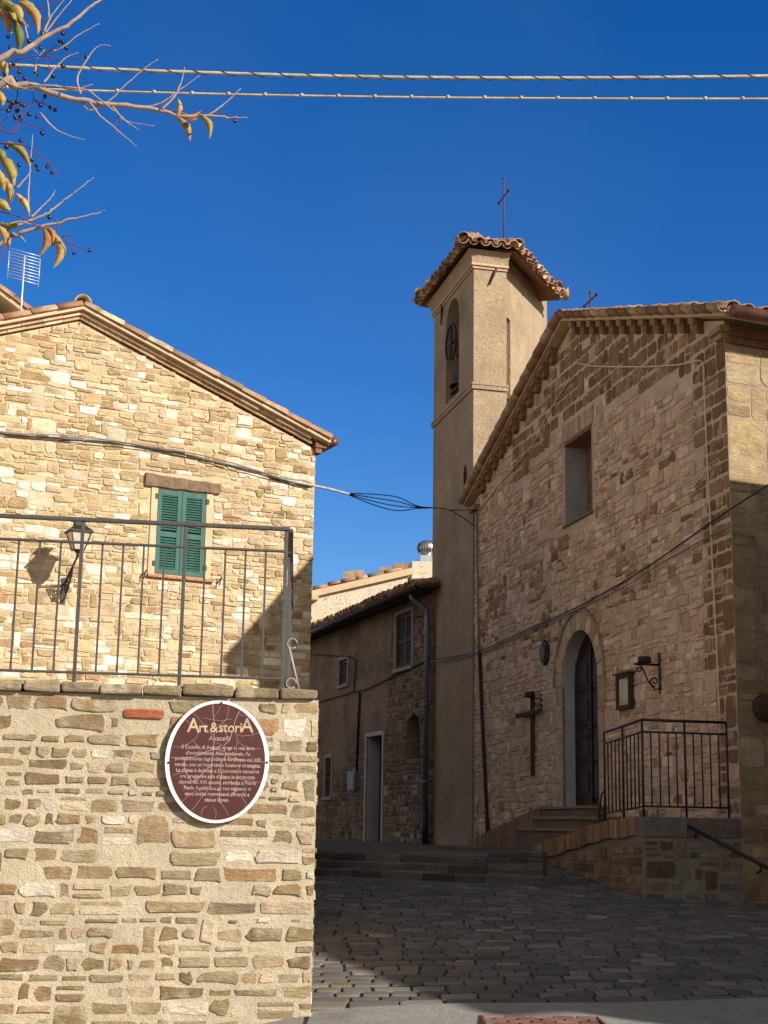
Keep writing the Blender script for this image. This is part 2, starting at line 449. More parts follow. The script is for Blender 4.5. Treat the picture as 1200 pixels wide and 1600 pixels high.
def masonry(mb, outer, holes, colf, H=(.08, .14), L=(.12, .3), h=(.008, .02), joint=.016, wob=.012, corner=2, split=.12, skip=0.0, mi=0, jit=.07, big=.10):
    zmin, zmax = min(p[1] for p in outer), max(p[1] for p in outer)
    rows_, z = [], zmin
    while z < zmax - .02:
        z1 = min(z + rnd.uniform(*H), zmax)
        rows_.append((z, z1))
        z = z1
    taken = {}
    lines = [(rnd.uniform(0, 6), rnd.uniform(.7, 1.8), rnd.uniform(0, 6)) for _ in range(len(rows_) + 1)]
    def dzl(k, x):
        if k in (0, len(rows_)): return 0
        p_, f_, q_ = lines[k]
        return wob * (.6 * math.sin(x * f_ * 2 + p_) + .4 * math.sin(x * f_ * 5.3 + q_))
    for ri, (z, z1) in enumerate(rows_):
        e = .004
        sp = cross_x(outer, z + e)
        for q in (.5, 1):
            sp = inter(sp, cross_x(outer, z + (z1 - z) * q - e))
        for hl in holes:
            for q in (0, .5, 1):
                sp = minus(sp, cross_x(hl, z + e + (z1 - z - 2 * e) * q))
        sp = minus(sp, taken.get(ri, []))
        nxt = inter(cross_x(outer, rows_[ri + 1][1] - e), cross_x(outer, rows_[ri + 1][0] + e)) if ri + 1 < len(rows_) and rows_[ri + 1][1] - z < H[1] * 2.1 else []
        for hl in holes:
            for q in (0, .5, 1):
                if nxt: nxt = minus(nxt, cross_x(hl, z1 + e + (rows_[ri + 1][1] - z1 - 2 * e) * q))
        for a, b in sp:
            x = a
            while b - x > .02:
                w = rnd.uniform(*L) * rnd.choice((.6, .9, 1, 1, 1.25))
                w = w * min(1.3, max(.7, (z1 - z) / ((H[0] + H[1]) / 2)))
                if b - (x + w) < L[0] * .55: w = b - x
                jx, jz = joint * rnd.uniform(.6, 1.5), joint * rnd.uniform(.6, 1.4)
                X0, X1, Z0, Z1 = x + jx / 2, x + w - jx / 2, z + dzl(ri, x + w / 2) + jz / 2, z1 + dzl(ri + 1, x + w / 2) - jz / 2
                if rnd.random() < big and any(c <= x and d >= x + w for c, d in nxt):
                    taken.setdefault(ri + 1, []).append((x, x + w))
                    stone(mb, X0, X1, Z0, rows_[ri + 1][1] + dzl(ri + 2, x + w / 2) - jz / 2, rnd.uniform(*h), colf((X0 + X1) / 2, Z1), corner, mi, jit)
                elif rnd.random() >= skip:
                    if rnd.random() < split and Z1 - Z0 > .07:
                        zm = Z0 + (Z1 - Z0) * rnd.uniform(.35, .65)
                        for q0, q1 in ((Z0, zm - joint * .4), (zm + joint * .4, Z1)):
                            stone(mb, X0, X1, q0, q1, rnd.uniform(*h), colf((X0 + X1) / 2, (q0 + q1) / 2), corner, mi, jit)
                    else:
                        k = rnd.uniform(0, .14) * (Z1 - Z0)
                        stone(mb, X0, X1, Z0 + k * rnd.random(), Z1 - k * rnd.random(), rnd.uniform(*h), colf((X0 + X1) / 2, (Z0 + Z1) / 2), corner, mi, jit)
                x += w
def pick(table):
    r, t = rnd.random() * sum(w for w, _ in table), 0
    for w, c in table:
        t += w
        if r <= t: break
    k = rnd.uniform(.82, 1.18)
    return tuple(min(.85, x * k * q * rnd.uniform(.97, 1.03)) for x, q in zip(c, (1.035, .98, .935)))
TILE_T = [(4, (.36, .215, .13)), (3, (.42, .28, .17)), (2, (.30, .155, .09)), (2, (.46, .35, .23)), (1, (.22, .16, .11))]

# ------------------------------------------------------------------ barrel tiles
def barrel(mb, p, d, up, L, r0, r1, convex=True, t=.014, K=6):
    p, d, up = V(p), V(d).normalized(), V(up)
    up = (up - d * up.dot(d)).normalized()
    sd = d.cross(up)
    vs, fs = [], []
    for q, r in ((0, r0), (L, r1)):
        for rr in (r, r - t):
            for k in range(K + 1):
                a = math.pi * k / K
                s = math.sin(a) * rr * (1 if convex else -1)
                vs.append(p + d * q + sd * (math.cos(a) * rr) + up * s)
    n = K + 1
    for k in range(K):
        fs += [(k, k + 1, 2 * n + k + 1, 2 * n + k), (n + k + 1, n + k, 3 * n + k, 3 * n + k + 1),
               (k + 1, k, n + k, n + k + 1), (2 * n + k, 2 * n + k + 1, 3 * n + k + 1, 3 * n + k)]
    for k in (0, K): fs.append((k, 2 * n + k, 3 * n + k, n + k))
    mb.add(vs, fs, 0, pick(TILE_T), True, T=False)
def tile_field(mb, A, Bp, upslope, length, sp=.21, ex=.34, r=.095, jit=.02, pans=True):
    A, Bp, us = V(A), V(Bp), V(upslope).normalized()
    e = (Bp - A)
    n = max(1, round(e.length / sp))
    nrm = e.cross(us).normalized()
    if nrm.z < 0: nrm = -nrm
    m = max(1, math.ceil(length / ex))
    for i in range(n):
        for conv in ((True, False) if pans else (True,)):
            q = A + e * ((i + (.5 if conv else 0)) / n)
            off = rnd.uniform(-jit, jit)
            for k in range(m):
                L = min(ex + .08, length - k * ex + .02)
                pp = q + us * (k * ex + off + rnd.uniform(-jit, jit) * .4) + nrm * (.055 if conv else .085) + nrm * rnd.uniform(-.006, .006)
                if L > .08: barrel(mb, pp, us, nrm, L, r * rnd.uniform(.96, 1.06), r * .84, conv)

# ================================================================== THE GROUND
def clamp(x, a, b): return max(a, min(b, x))
def g(x, y):
    if y < 9: return .0555 * max(y, -6) - .26 * clamp(-.42 - x, 0, .7) * clamp((9.6 - y), 0, 1)
    z = .5 + .058 * min(y - 9, 8) + .088 * max(0, min(y, 20.5) - 17)
    z -= .060 * clamp(x - 1.4, 0, 6) * clamp((y - 9) / 8, 0, 1)
    return min(z, 1.2, .93 + .32 * clamp((x - 1.5) / .6, 0, 1))
mb = MB()
xs = [-400, -150, -60, -30] + [-16 + k for k in range(0, 33)] + [30, 60, 150, 400]
ys = [-400, -100, -30, -12] + [-6 + k for k in range(0, 40)] + [60, 120, 400]
nx = len(xs)
mb.add([(x, y, g(clamp(x, -14, 14), y) - .05 * (1 if y > 6.0 else 0)) for y in ys for x in xs],
       [(j * nx + i, j * nx + i + 1, (j + 1) * nx + i + 1, (j + 1) * nx + i) for j in range(len(ys) - 1) for i in range(nx - 1)], 0, smooth=True)
structure(mb.build('ground', 'earth'))
# asphalt road in front of the setts
mb = MB()
KL = lambda x: 8.98 + .21 * (x + .4)             # the line where asphalt meets the setts
gx = [-8] + [-6 + .5 * k for k in range(25)] + [8, 10, 14]
gy = [-25, -12, -6, -3, 0, 2, 4, 5, 6, 6.5, 7]
vs = [(x, y, g(x, y) + .012) for y in gy for x in gx] + [(x, KL(x), g(x, KL(x)) + .012 + .008 * math.sin(x * 3.1)) for x in gx]
n = len(gx)
mb.add(vs, [(j * n + i, j * n + i + 1, (j + 1) * n + i + 1, (j + 1) * n + i) for j in range(len(gy)) for i in range(n - 1)], 0, smooth=True)
structure(mb.build('road', 'asphalt'))
# setts of the street: bed and stones
mb = MB()
sx = [-1.2 + .4 * k for k in range(34)]
sy = [7.4 + .4 * k for k in range(37)]
n = len(sx)
mb.add([(x, y, g(x, y) - .004) for y in sy for x in sx],
       [(j * n + i, j * n + i + 1, (j + 1) * n + i + 1, (j + 1) * n + i) for j in range(len(sy) - 1) for i in range(n - 1)], 1, smooth=True)
SETT = [(4, (.108, .107, .110)), (3, (.130, .127, .127)), (2, (.088, .088, .094)), (1, (.18, .175, .165)), (.7, (.14, .127, .11))]
def sett_z(x, y): return g(x, y)
y = 8.98
row = 0
SRx, SRy, SDx, SDy = 1.70, 16.60, -.7337, .6795
while y < 21.4:
    d = rnd.uniform(.13, .19) if row else .22
    x = -1.1 + rnd.uniform(0, .2)
    x1 = 6.2 if y < 16.2 else 4.2
    tilt = .21 - .12 * clamp((y - 9) / 6, 0, 1)
    ph = rnd.uniform(0, 6)
    while x < x1:
        w = rnd.uniform(.14, .29) if row else rnd.uniform(.24, .36)
        yy = y + tilt * (x + w / 2 + .4) + .03 * math.sin((x + w / 2) * 1.7 + ph)
        behind = (x + w / 2 - SRx) * SDy - (yy + d - SRy) * SDx      # past the front edge of the steps
        if not (x < SRx - .05 and behind > .1):
            lev = rnd.uniform(-.003, .004)
            def zf(p, lev=lev, xm=x + w / 2, tl=tilt + .051 * math.cos(x * 1.7 + ph)):
                yq = p[2] + tl * (p[0] - xm)
                return (p[0], yq, sett_z(p[0], yq) + p[1] + lev)
            gp = rnd.uniform(.005, .011)
            stone(mb, x + gp, x + w - gp, yy + gp * 1.3, yy + d - gp * 1.3, .007, pick(SETT), 2, 0, .05, zf, .93, (.05, .16), True)
        x += w
    y += d
    row += 1
structure(mb.build('cobbled_street', ['sett', 'joint'], recalc=False))

# steps up to the alley
STEP = [(3, (.12, .112, .105)), (2, (.17, .155, .14)), (1, (.085, .08, .078))]
SR, SL = V((1.70, 16.60, 0)), V((-1.6, 19.66, 0))
sd_ = (SL - SR).normalized()
sn = V((-sd_.y, sd_.x, 0))                        # toward the back
if sn.y < 0: sn = -sn
steps = thing('stone_steps', 'three low dark stone steps crossing the street up to the shaded alley', 'steps', SR + V((0, 0, .88)))
for k in range(3):
    mb = MB()
    z0, z1 = .78, 1.02 + .09 * k
    st = SR + sn * (.36 * k) + sd_ * (.0 if k == 0 else .62 * k)
    ln = (SL - st).length
    x = 0
    while x < ln:
        w = rnd.uniform(.42, .75)
        w = min(w, ln - x)
        c = st + sd_ * (x + w / 2) + sn * .26
        jz = rnd.uniform(-.008, .006)
        mb.obox(c + V((0, 0, (z0 + z1) / 2 + jz)), sd_ * (w / 2 - .006), sn * (.26 + rnd.uniform(-.008, .012)), V((0, 0, (z1 - z0) / 2)), 0, pick(STEP))
        x += w
    mb.build('step', 'step', steps, bevel=.012)
# pavement of the alley behind the steps
mb = MB()
q0 = SR + sn * 1.05 + sd_ * 1.15
a0, a1 = q0, q0 + sd_ * 6
vs = [a0, a1, a1 + V((-4, 18, 0)), V((6, 40, 0)), V((3.4, 20.2, 0)), V((2.2, 20.2, 0))]
mb.add([(p[0], p[1], 1.205) for p in vs] + [(p[0], p[1], .6) for p in vs], [(0, 1, 2, 3, 4, 5)] + [(i, i + 6, (i + 1) % 6 + 6, (i + 1) % 6) for i in range(6)])
structure(mb.build('alley_pavement', 'mortar_dark'))
# block of masonry where the steps end
mb = MB()
bl = thing('kerb_block', 'small block of rough stones ending the steps below the church ramp', 'stone block', (2.0, 17.3, .9))
mb = MB(Fr((1.25, 17.30), R(-12)))
mb.panel([(0, .6), (.62, .6), (.62, 1.29), (0, 1.29)])
mb.box(0.004, .616, -.5, -.004, .6, 1.286)
masonry(mb, [(0, .75), (.62, .75), (.62, 1.29), (0, 1.29)], [], lambda x, z: pick(STEP), H=(.08, .13), L=(.15, .35), h=(.01, .02), mi=1)
mb.build('masonry', ['mortar_dark', 'stone_far'], bl, recalc=False)

# ================================================================== RETAINING WALL
W = Fr((-.37, 8.8), R(9))
WALLT = [(6, (.315, .235, .135)), (4, (.38, .295, .18)), (4, (.26, .185, .10)), (2, (.39, .31, .21)), (2.2, (.70, .63, .52)), (.5, (.32, .205, .105)), (1.5, (.32, .26, .17)), (1, (.55, .42, .32)), (2.5, (.52, .43, .30))]
rw = thing('retaining_wall', 'sunlit stone retaining wall with thick pale mortar carrying the oval plaque', 'stone wall', W((0, 0, .5)))
mb = MB(W)
outer = [(-4.6, 0), (0, 0), (0, 2.27), (-4.6, 2.27)]
mb.panel(outer, mi=0)
mb.add([(0, 0, 0), (0, -.42, 0), (0, -.42, 2.27), (0, 0, 2.27), (-4.6, -.42, 0), (-4.6, -.42, 2.27), (-4.6, 0, 2.27)], [(0, 1, 2, 3), (1, 4, 5, 2), (3, 2, 5, 6)])
red = (-1.13, 2.135, -.90, 2.19)
masonry(mb, [(-4.6, .3), (.012, .3), (.012, 2.26), (-4.6, 2.26)], [[(red[0] - .02, red[1] - .02), (red[2] + .02, red[1] - .02), (red[2] + .02, red[3] + .02), (red[0] - .02, red[3] + .02)]],
        lambda x, z: pick(WALLT), H=(.05, .115), L=(.09, .25), h=(.001, .012), joint=.026, wob=.014, corner=3, split=.16, skip=.03, mi=1, jit=.15, big=.05)
# stones of the return at the corner
ws = Fr((-.37, 8.8), R(9 + 90))
mb.T, mb.flip = ws, False
masonry(mb, [(0, .3), (.42, .3), (.42, 2.26), (0, 2.26)], [], lambda x, z: pick(WALLT), H=(.07, .13), L=(.16, .3), h=(.006, .014), joint=.026, mi=1)
mb.T = W
mb.build('masonry', ['mortar', 'stone'], rw, recalc=False)
mb = MB(W)
stone(mb, red[0], red[2], red[1], red[3], .016, (.40, .12, .055), 2, 0, .03)
mb.build('brick', 'stone', rw, recalc=False)['label'] = 'single red brick set among the stones'
cop = [W.loc(u, 1070, 0)[0] for u in (36, 96, 157, 223, 284, 366, 436, 496)]
cop = [-4.6 + .27 * k for k in range(0, 10)] + cop
COPT = [(3, (.25, .20, .13)), (2, (.31, .25, .16)), (1, (.20, .15, .10)), (1, (.33, .27, .15))]
for a, b in zip(cop[:-1], cop[1:]):
    if b - a < .06: continue
    mb = MB(W)
    t = rnd.uniform(-.008, .008)
    mb.box(a + .004, b - .004, -.46, .045 + rnd.uniform(-.012, .015), 2.272, 2.335 + t, 0, pick(COPT), .006)
    mb.build('coping_stone', 'stone', rw, bevel=.014)

# terrace behind the wall
mb = MB()
bk = W.ey * -1
tp = [W((-4.6, -.42, 0)), W((-.02, -.42, 0)), V((-1.06, 21.2, 0)), V((-9, 22, 0)), V((-9, 9, 0))]
mb.add([(p.x, p.y, 2.22) for p in tp] + [(p.x, p.y, 0) for p in tp], [(0, 1, 2, 3, 4)] + [(i, i + 5, (i + 1) % 5 + 5, (i + 1) % 5) for i in range(5)])
structure(mb.build('terrace', 'mortar_house'))

# railing on the wall
rl = thing('terrace_railing', 'thin grey iron railing along the top of the retaining wall', 'railing', W((-.2, -.16, 2.335)))
ry = -.16
def rail(name, z, hx, hz, x0, x1):
    m_ = MB(W)
    m_.box(x0, x1, ry - hx, ry + hx, z - hz, z + hz)
    return m_.build(name, 'rail_iron', rl, bevel=.003)
xe = -.205
rail('top_rail', 3.325, .021, .011, -4.5, xe + .02)
rail('middle_rail', 3.185, .014, .007, -4.5, xe)
rail('bottom_rail', 2.405, .014, .007, -4.5, xe)
mb = MB(W)
mb.box(xe - .006, xe + .006, ry - .006, ry + .006, 2.41, 3.182)
b0 = mb.build('baluster', 'rail_iron', rl)
mb = MB(W)
mb.box(xe - .011, xe + .011, ry - .011, ry + .011, 2.33, 3.316)
mb.box(xe - .022, xe + .022, ry - .022, ry + .022, 2.33, 2.345)
p0 = mb.build('post', 'rail_iron', rl, bevel=.002)
first = True
for k in range(1, 35):
    dlt = W.ex * (-.1228 * k)
    if k % 5 == 0:
        copy_part(p0, dlt)
    elif first:
        b0.location = V(b0.location) + dlt
        ORG[b0.name] = ORG[b0.name] + dlt
        first, d0 = False, dlt
    else: copy_part(b0, dlt - d0)
# return of the railing along the side of the terrace
rd = V((-.056, 1, 0)).normalized()
rs_ = V((rd.y, -rd.x, 0))
cr = W((xe + .02, ry, 0))
for nm, z, hx, hz in (('top_rail', 3.325, .02, .011), ('middle_rail', 3.185, .012, .006), ('bottom_rail', 2.405, .012, .006)):
    mb = MB()
    mb.obox(cr + rd * 1.75 + V((0, 0, z)), rd * 1.72, rs_ * hx, V((0, 0, hz)))
    mb.build(nm, 'rail_iron', rl)
for k in range(1, 28):
    q = cr + rd * (.125 * k)
    if k % 9 == 0: copy_part(p0, q - W((xe, ry, 0)))
    else: copy_part(b0, q - W((xe - .1228, ry, 0)))
mb = MB()
pa, pb = cr + rs_ * .015 + V((0, 0, 2.60)), cr + rs_ * .085 + rd * .05 + V((0, 0, 2.335))
mb.tube([pa, pb], .008, 6)
for q, zz in ((0, 2.62), (.0, 2.38)):
    c = cr + rs_ * .035 + V((0, 0, zz))
    mb.tube([c + rs_ * (.03 * math.cos(a * .5)) + V((0, 0, .03 * math.sin(a * .5))) for a in range(0, 12)], .005, 5)
mb.build('brace', 'grey_trim', rl)

# ------------------------------------------------------------------ the oval plaque
pc = W((W.loc(339, 1190)[0], 0, W.loc(339, 1190)[1]))
pq = thing('wall_plaque', 'cracked oval brown plaque with a white rim and pale lettering on the retaining wall', 'plaque', pc)
PX, PZ = W.loc(339, 1190)
A_ = (W.loc(421, 1190)[0] - W.loc(258, 1190)[0]) / 2
Bz = (W.loc(339, 1094)[1] - W.loc(339, 1286)[1]) / 2
def ell(a, b, n=72): return [(PX + a * math.cos(2 * math.pi * k / n), PZ + b * math.sin(2 * math.pi * k / n)) for k in range(n)]
Y0 = .022
mb = MB(W)
mb.prism(ell(A_, Bz), .004, Y0 + .018)
mb.build('backing', 'zinc', pq)
def ring(mb_, o, i, y0, y1):
    n_ = len(o)
    vs_ = [(x, y0, z) for x, z in o] + [(x, y1, z) for x, z in o] + [(x, y1, z) for x, z in i] + [(x, y0, z) for x, z in i]
    fs_ = []
    for k in range(n_):
        l = (k + 1) % n_
        for q in range(3): fs_.append((q * n_ + k, q * n_ + l, (q + 1) * n_ + l, (q + 1) * n_ + k))
    mb_.add(vs_, fs_)
mb = MB(W)
ring(mb, ell(A_ - .002, Bz - .002), ell(A_ * .915, Bz * .945), Y0 + .018, Y0 + .023)
mb.build('rim', 'white', pq)
mb = MB(W)
mb.prism(ell(A_ * .917, Bz * .947), Y0 + .012, Y0 + .0205)
mb.build('field', 'plaque', pq)
for u, v in ((230 + 180 / 5.4545, 1080 + 612 / 5.4545), (230 + 1015 / 5.4545, 1080 + 610 / 5.4545), (230 + 630 / 5.4545, 1080 + 105 / 5.4545)):
    mb = MB(W)
    x, z = W.loc(u, v)
    mb.prism([(x + .007 * math.cos(a * .628), z + .007 * math.sin(a * .628)) for a in range(10)], Y0 + .02, Y0 + .027)
    mb.build('screw', 'iron', pq)
CR = [[(555, 110), (560, 200), (572, 300), (565, 420), (560, 520), (545, 640), (540, 740), (530, 830), (570, 840), (615, 850), (615, 930)],
      [(800, 155), (770, 200), (745, 260), (725, 340), (700, 420), (650, 465), (655, 510), (670, 545), (640, 590), (620, 630), (630, 700), (620, 760), (615, 850)],
      [(620, 130), (600, 180), (560, 230)], [(695, 110), (690, 180), (670, 250), (620, 290), (570, 300)], [(390, 190), (430, 230), (480, 290), (530, 360), (568, 380)],
      [(220, 475), (290, 480), (350, 450), (410, 405), (440, 350)], [(205, 568), (300, 570), (400, 565), (450, 540), (500, 515), (562, 500), (600, 500), (650, 515)],
      [(670, 545), (720, 575), (800, 590), (900, 600), (1000, 608)], [(725, 345), (760, 370), (765, 440), (755, 500), (745, 570)],
      [(765, 370), (800, 385), (870, 380), (950, 355)], [(770, 435), (820, 470), (880, 490), (960, 490)], [(215, 715), (300, 690), (340, 690)],
      [(530, 830), (480, 880), (430, 950), (380, 1010)], [(615, 930), (640, 970), (670, 1020), (690, 1060)], [(455, 1055), (470, 1000), (510, 980)],
      [(620, 750), (700, 745), (760, 740), (770, 680), (790, 620)], [(760, 740), (820, 760), (900, 770), (960, 778)], [(390, 420), (430, 480), (470, 520)],
      [(560, 440), (600, 445), (640, 465)], [(800, 900), (840, 960), (830, 1000)], [(320, 580), (310, 640), (330, 700), (380, 770), (420, 760), (470, 700), (540, 640)],
      [(330, 250), (370, 280), (440, 350)], [(580, 620), (620, 635)], [(780, 200), (850, 220), (900, 260), (940, 290)], [(640, 260), (650, 330), (690, 420)], [(480, 230), (560, 250), (640, 255), (720, 240)],
      [(300, 940), (350, 890), (420, 850)], [(580, 1090), (585, 1030), (560, 990)], [(700, 900), (740, 850), (760, 800), (760, 740)], [(880, 300), (900, 350), (890, 400)]]
mb = MB(W)
for ln in CR:
    P = [W.loc(230 + x / 5.4545, 1080 + y / 5.4545) for x, y in ln]
    Q = [P[0]]
    for (xa, za), (xb, zb) in zip(P[:-1], P[1:]):
        for t in (.33, .66, 1): Q.append((xa + (xb - xa) * t + rnd.uniform(-.0014, .0014), za + (zb - za) * t + rnd.uniform(-.0014, .0014)))
    wd = .0013 if len(ln) > 6 else .0007
    vs, fs = [], []
    for i, (x, z) in enumerate(Q):
        xa, za = Q[max(0, i - 1)]
        xb, zb = Q[min(len(Q) - 1, i + 1)]
        l = math.hypot(xb - xa, zb - za) or 1
        nx_, nz_ = -(zb - za) / l * wd, (xb - xa) / l * wd
        vs += [(x + nx_, Y0 + .0215, z + nz_), (x - nx_, Y0 + .0215, z - nz_)]
    fs = [(2 * i, 2 * i + 1, 2 * i + 3, 2 * i + 2) for i in range(len(Q) - 1)]
    mb.add(vs, fs)
mb.build('cracks', 'crack', pq, recalc=False)
def text_part(name, s, px, pz, size, m_, frame, y, parent, sx=1.0, off=0.0):
    cu = bpy.data.curves.new('lettering', 'FONT')
    cu.body, cu.size, cu.align_x, cu.align_y = s, size, 'CENTER', 'BOTTOM_BASELINE'
    cu.offset = off
    ob = bpy.data.objects.new('lettering', cu)
    COL.objects.link(ob)
    bpy.context.view_layer.update()
    me = bpy.data.meshes.new_from_object(ob.evaluated_get(bpy.context.evaluated_depsgraph_get()))
    b_ = MB(frame)
    b_.add([(px + v.co.x * sx, y, pz + v.co.y) for v in me.vertices], [tuple(p.vertices) for p in me.polygons])
    bpy.data.objects.remove(ob)
    bpy.data.curves.remove(cu)
    return b_.build(name, m_, parent, recalc=False)
def pxy(x, y): return W.loc(230 + x / 5.4545, 1080 + y / 5.4545)
k_ = (pxy(600, 500)[1] - pxy(600, 600)[1]) / 100     # metres per crop pixel
yl = Y0 + .0219
for ch, x, y_, s_ in (('A', 390, 352, 172), ('rt', 473, 352, 118), ('&', 565, 352, 118), ('stori', 705, 352, 118), ('A', 845, 352, 172)):
    X_, Z_ = pxy(x, y_)
    text_part('heading', ch, X_, Z_, s_ * k_, 'letters', W, yl, pq, .92, .0012)
X_, Z_ = pxy(612, 425)
text_part('lettering', 'Avacelli', X_, Z_, 60 * k_, 'letters_white', W, yl, pq, .98)
LINES = ['Il Castello di Avacelli sorge in una zona', "d'insediamento Alto-medievale. Fu", 'probabilmente ingrandito e fortificato nel XIII', "secolo, con un'importante funzione strategica.",
         'La chiesa è dedicata a S. Lorenzo e conserva', "una pregevole pala d'altare in terracotta", 'dipinta del XVI secolo, attribuita a Pietro', 'Paolo Agabiti o a un suo seguace; vi', 'sono anche interessanti affreschi e', 'statue lignee.']
for i, s_ in enumerate(LINES):
    X_, Z_ = pxy(602 - i * 1.2, 498 + i * 49.3)
    text_part('lettering', s_, X_, Z_, 45 * k_, 'letters_white', W, yl, pq, .88, .0002)

# ================================================================== HOUSE WITH GREEN SHUTTERS
H = Fr((-1.019, 21.0), R(27))
HO = V((-1.019, 21.0, 2.2))
HT = [(7, (.46, .36, .21)), (6, (.52, .42, .265)), (3, (.38, .285, .155)), (3.6, (.77, .71, .60)), (2.6, (.64, .55, .41)), (.7, (.34, .22, .115)), (.35, (.42, .26, .155)), (1.2, (.60, .46, .34))]
hs_ = thing('stone_house', 'sunlit stone house with green shutters and a low tiled gable above the terrace', 'house', HO)
ap, ev = -3.6, 6.92
wx0, wx1, wz0, wz1 = -2.36, -1.66, 4.87, 6.05
win = [(wx0, wz0), (wx1, wz0), (wx1, wz1), (wx0, wz1)]
gab = [(-7.2, 2.2), (0, 2.2), (0, ev), (ap, 8.27), (-7.2, ev)]
mb = MB(H)
mb.panel(gab, [win], depth=.12, mi=0)
mb.add([(x, -9, z) for x, z in gab] + [(x, 0, z) for x, z in gab], [(0, 1, 2, 3, 4), (0, 5, 6, 1), (1, 6, 7, 2), (4, 9, 5, 0)])
def hcol(x, z):
    c = pick(HT)
    if z > 7.2 and sum(c) > 1.6 and rnd.random() < .6: c = pick(HT[:3])
    return c
whole = [(wx0 - .12, wz0 - .08), (wx1 + .12, wz0 - .08), (wx1 + .12, 6.07), (-1.45, 6.07), (-1.45, 6.27), (-2.57, 6.27), (-2.57, 6.07), (wx0 - .12, 6.07)]
masonry(mb, [(-5.6, 2.9), (.006, 2.9), (.006, ev + .02), (ap, 8.27), (-5.6, 7.55)], [whole], hcol, H=(.045, .11), L=(.10, .29), h=(.003, .020), joint=.012, wob=.022, corner=2, split=.16, mi=1, jit=.15, big=.11, skip=.02)
mb.build('wall', ['mortar_house', 'stone_house'], hs_, recalc=False)
# roof slab, eave courses and tiles of the verge
def slope_pts(x0, z0, x1, z1): return (V((x0, 0, z0)), V((x1, 0, z1)))
re, ra, le = (.17, 6.87), (ap, 8.26), (-7.5, 6.80)
tl = (ra[1] - re[1]) / (re[0] - ra[0])
mb = MB(H)
for (x0, z0), (x1, z1) in ((re, ra), (ra, le)):
    mb.prism([(x0, z0 + .135), (x1, z1 + .135), (x1, z1 + .20), (x0, z0 + .20)], -9.2, .17)
roof = mb.build('roof', 'trim', hs_)
mb = MB(H)
BT = [(3, (.50, .36, .23)), (2, (.44, .29, .18)), (2, (.55, .43, .29))]
for (x0, z0), (x1, z1) in ((re, ra), (le, ra)):
    ln = math.hypot(x1 - x0, z1 - z0)
    for lay, (zo, out, thk, bl_) in enumerate(((.03, .05, .045, .26), (.079, .10, .036, .30), (.119, .09, .016, .28))):
        q = 0
        while q < ln:
            a, b = q / ln, min(1, (q + bl_ - .006) / ln)
            xa, xb, za, zb = x0 + (x1 - x0) * a, x0 + (x1 - x0) * b, z0 + (z1 - z0) * a, z0 + (z1 - z0) * b
            if xa < .02 or lay == 2:
                xa, xb, za, zb = xa, xb, za + zo, zb + zo
                mb.prism([(xa, za), (xb, zb), (xb, zb + thk), (xa, za + thk)], -.05, out + rnd.uniform(-.006, .006), 0, pick(BT))
            q += bl_
mb.build('eave_course', 'brick', roof, recalc=True)
mb = MB(H)
for (x0, z0), (x1, z1) in ((re, ra), (le, ra)):
    d = H((x1, 0, z1)) - H((x0, 0, z0))
    ln = d.length
    d.normalize()
    q = 0
    while q < ln - .05:
        p = H((x0 + (x1 - x0) * q / ln, .11, z0 + (z1 - z0) * q / ln + .19))
        up_ = V((0, 0, 1))
        barrel(mb, p + up_ * rnd.uniform(-.008, .008), d, up_, min(.47, ln - q), .105, .088, True, .016, 7)
        q += .38
    # rows further in
    for r_ in range(1, 10):
        q = 0
        while q < ln - .05:
            p = H((x0 + (x1 - x0) * q / ln, .11 - .24 * r_, z0 + (z1 - z0) * q / ln + .20))
            barrel(mb, p, d, V((0, 0, 1)), min(.47, ln - q), .105, .088, True, .016, 5)
            q += .38
for k in range(9):
    p = H((ap, .14 - .4 * k, 8.50))
    barrel(mb, p, -H.ey, V((0, 0, 1)), .46, .12, .10, True, .016, 7)
mb.build('roof_tiles', 'tile', roof, recalc=False)
mb = MB(H)
mb.box(-.0, .20, -9.1, .04, 7.02, 7.055)
mb.box(-.02, .08, -.06, .06, 6.86, 6.935)
mb.box(-.03, .14, -.06, .08, 6.938, 7.017)
mb.build('eave_soffit', 'eave_wood', roof)
mb = MB(H)
mb.tube([H((.255, .13, 7.05)), H((.255, -9, 7.02))], .065, 12)
mb.build('gutter', 'copper', hs_)
# window: surround, lintel, sill, two shutters
mb = MB(H)
for a, b, c, d in ((wx0 - .10, wx0 - .005, wz0 - .02, 6.06), (wx1 + .005, wx1 + .10, wz0 - .02, 6.06)):
    mb.box(a, b, -.03, .022, c, d)
mb.box(wx0 - .006, wx1 + .006, -.03, .008, wz0 - .019, wz0 - .003)
wn_ = mb.build('window', 'trim', hs_, bevel=.006)
mb = MB(H)
x = wx0 - .1
while x < wx1 + .08:
    mb.box(x, x + .13, -.03, .055, wz0 - .055, wz0 - .02, 0, (.42, .20, .10), .003)
    x += .137
mb.build('sill', 'brick', wn_)
mb = MB(H)
la, lb = H.loc(228, 745, .04)[0], H.loc(345, 760, .04)[0]
n_ = 10
vs = []
for i in range(n_ + 1):
    x = la + (lb - la) * i / n_
    zt, zb = 6.245 - .03 * i / n_ + rnd.uniform(-.008, .008), 6.075 + rnd.uniform(-.006, .006)
    vs += [(x, -.03, zb), (x, .045, zb), (x, .05, zt), (x, -.03, zt)]
fs = [(4 * i + k, 4 * i + (k + 1) % 4, 4 * i + 4 + (k + 1) % 4, 4 * i + 4 + k) for i in range(n_) for k in range(4)] + [(0, 1, 2, 3), (4 * n_ + 3, 4 * n_ + 2, 4 * n_ + 1, 4 * n_)]
mb.add(vs, fs)
mb.build('lintel', 'grey_wood', wn_)
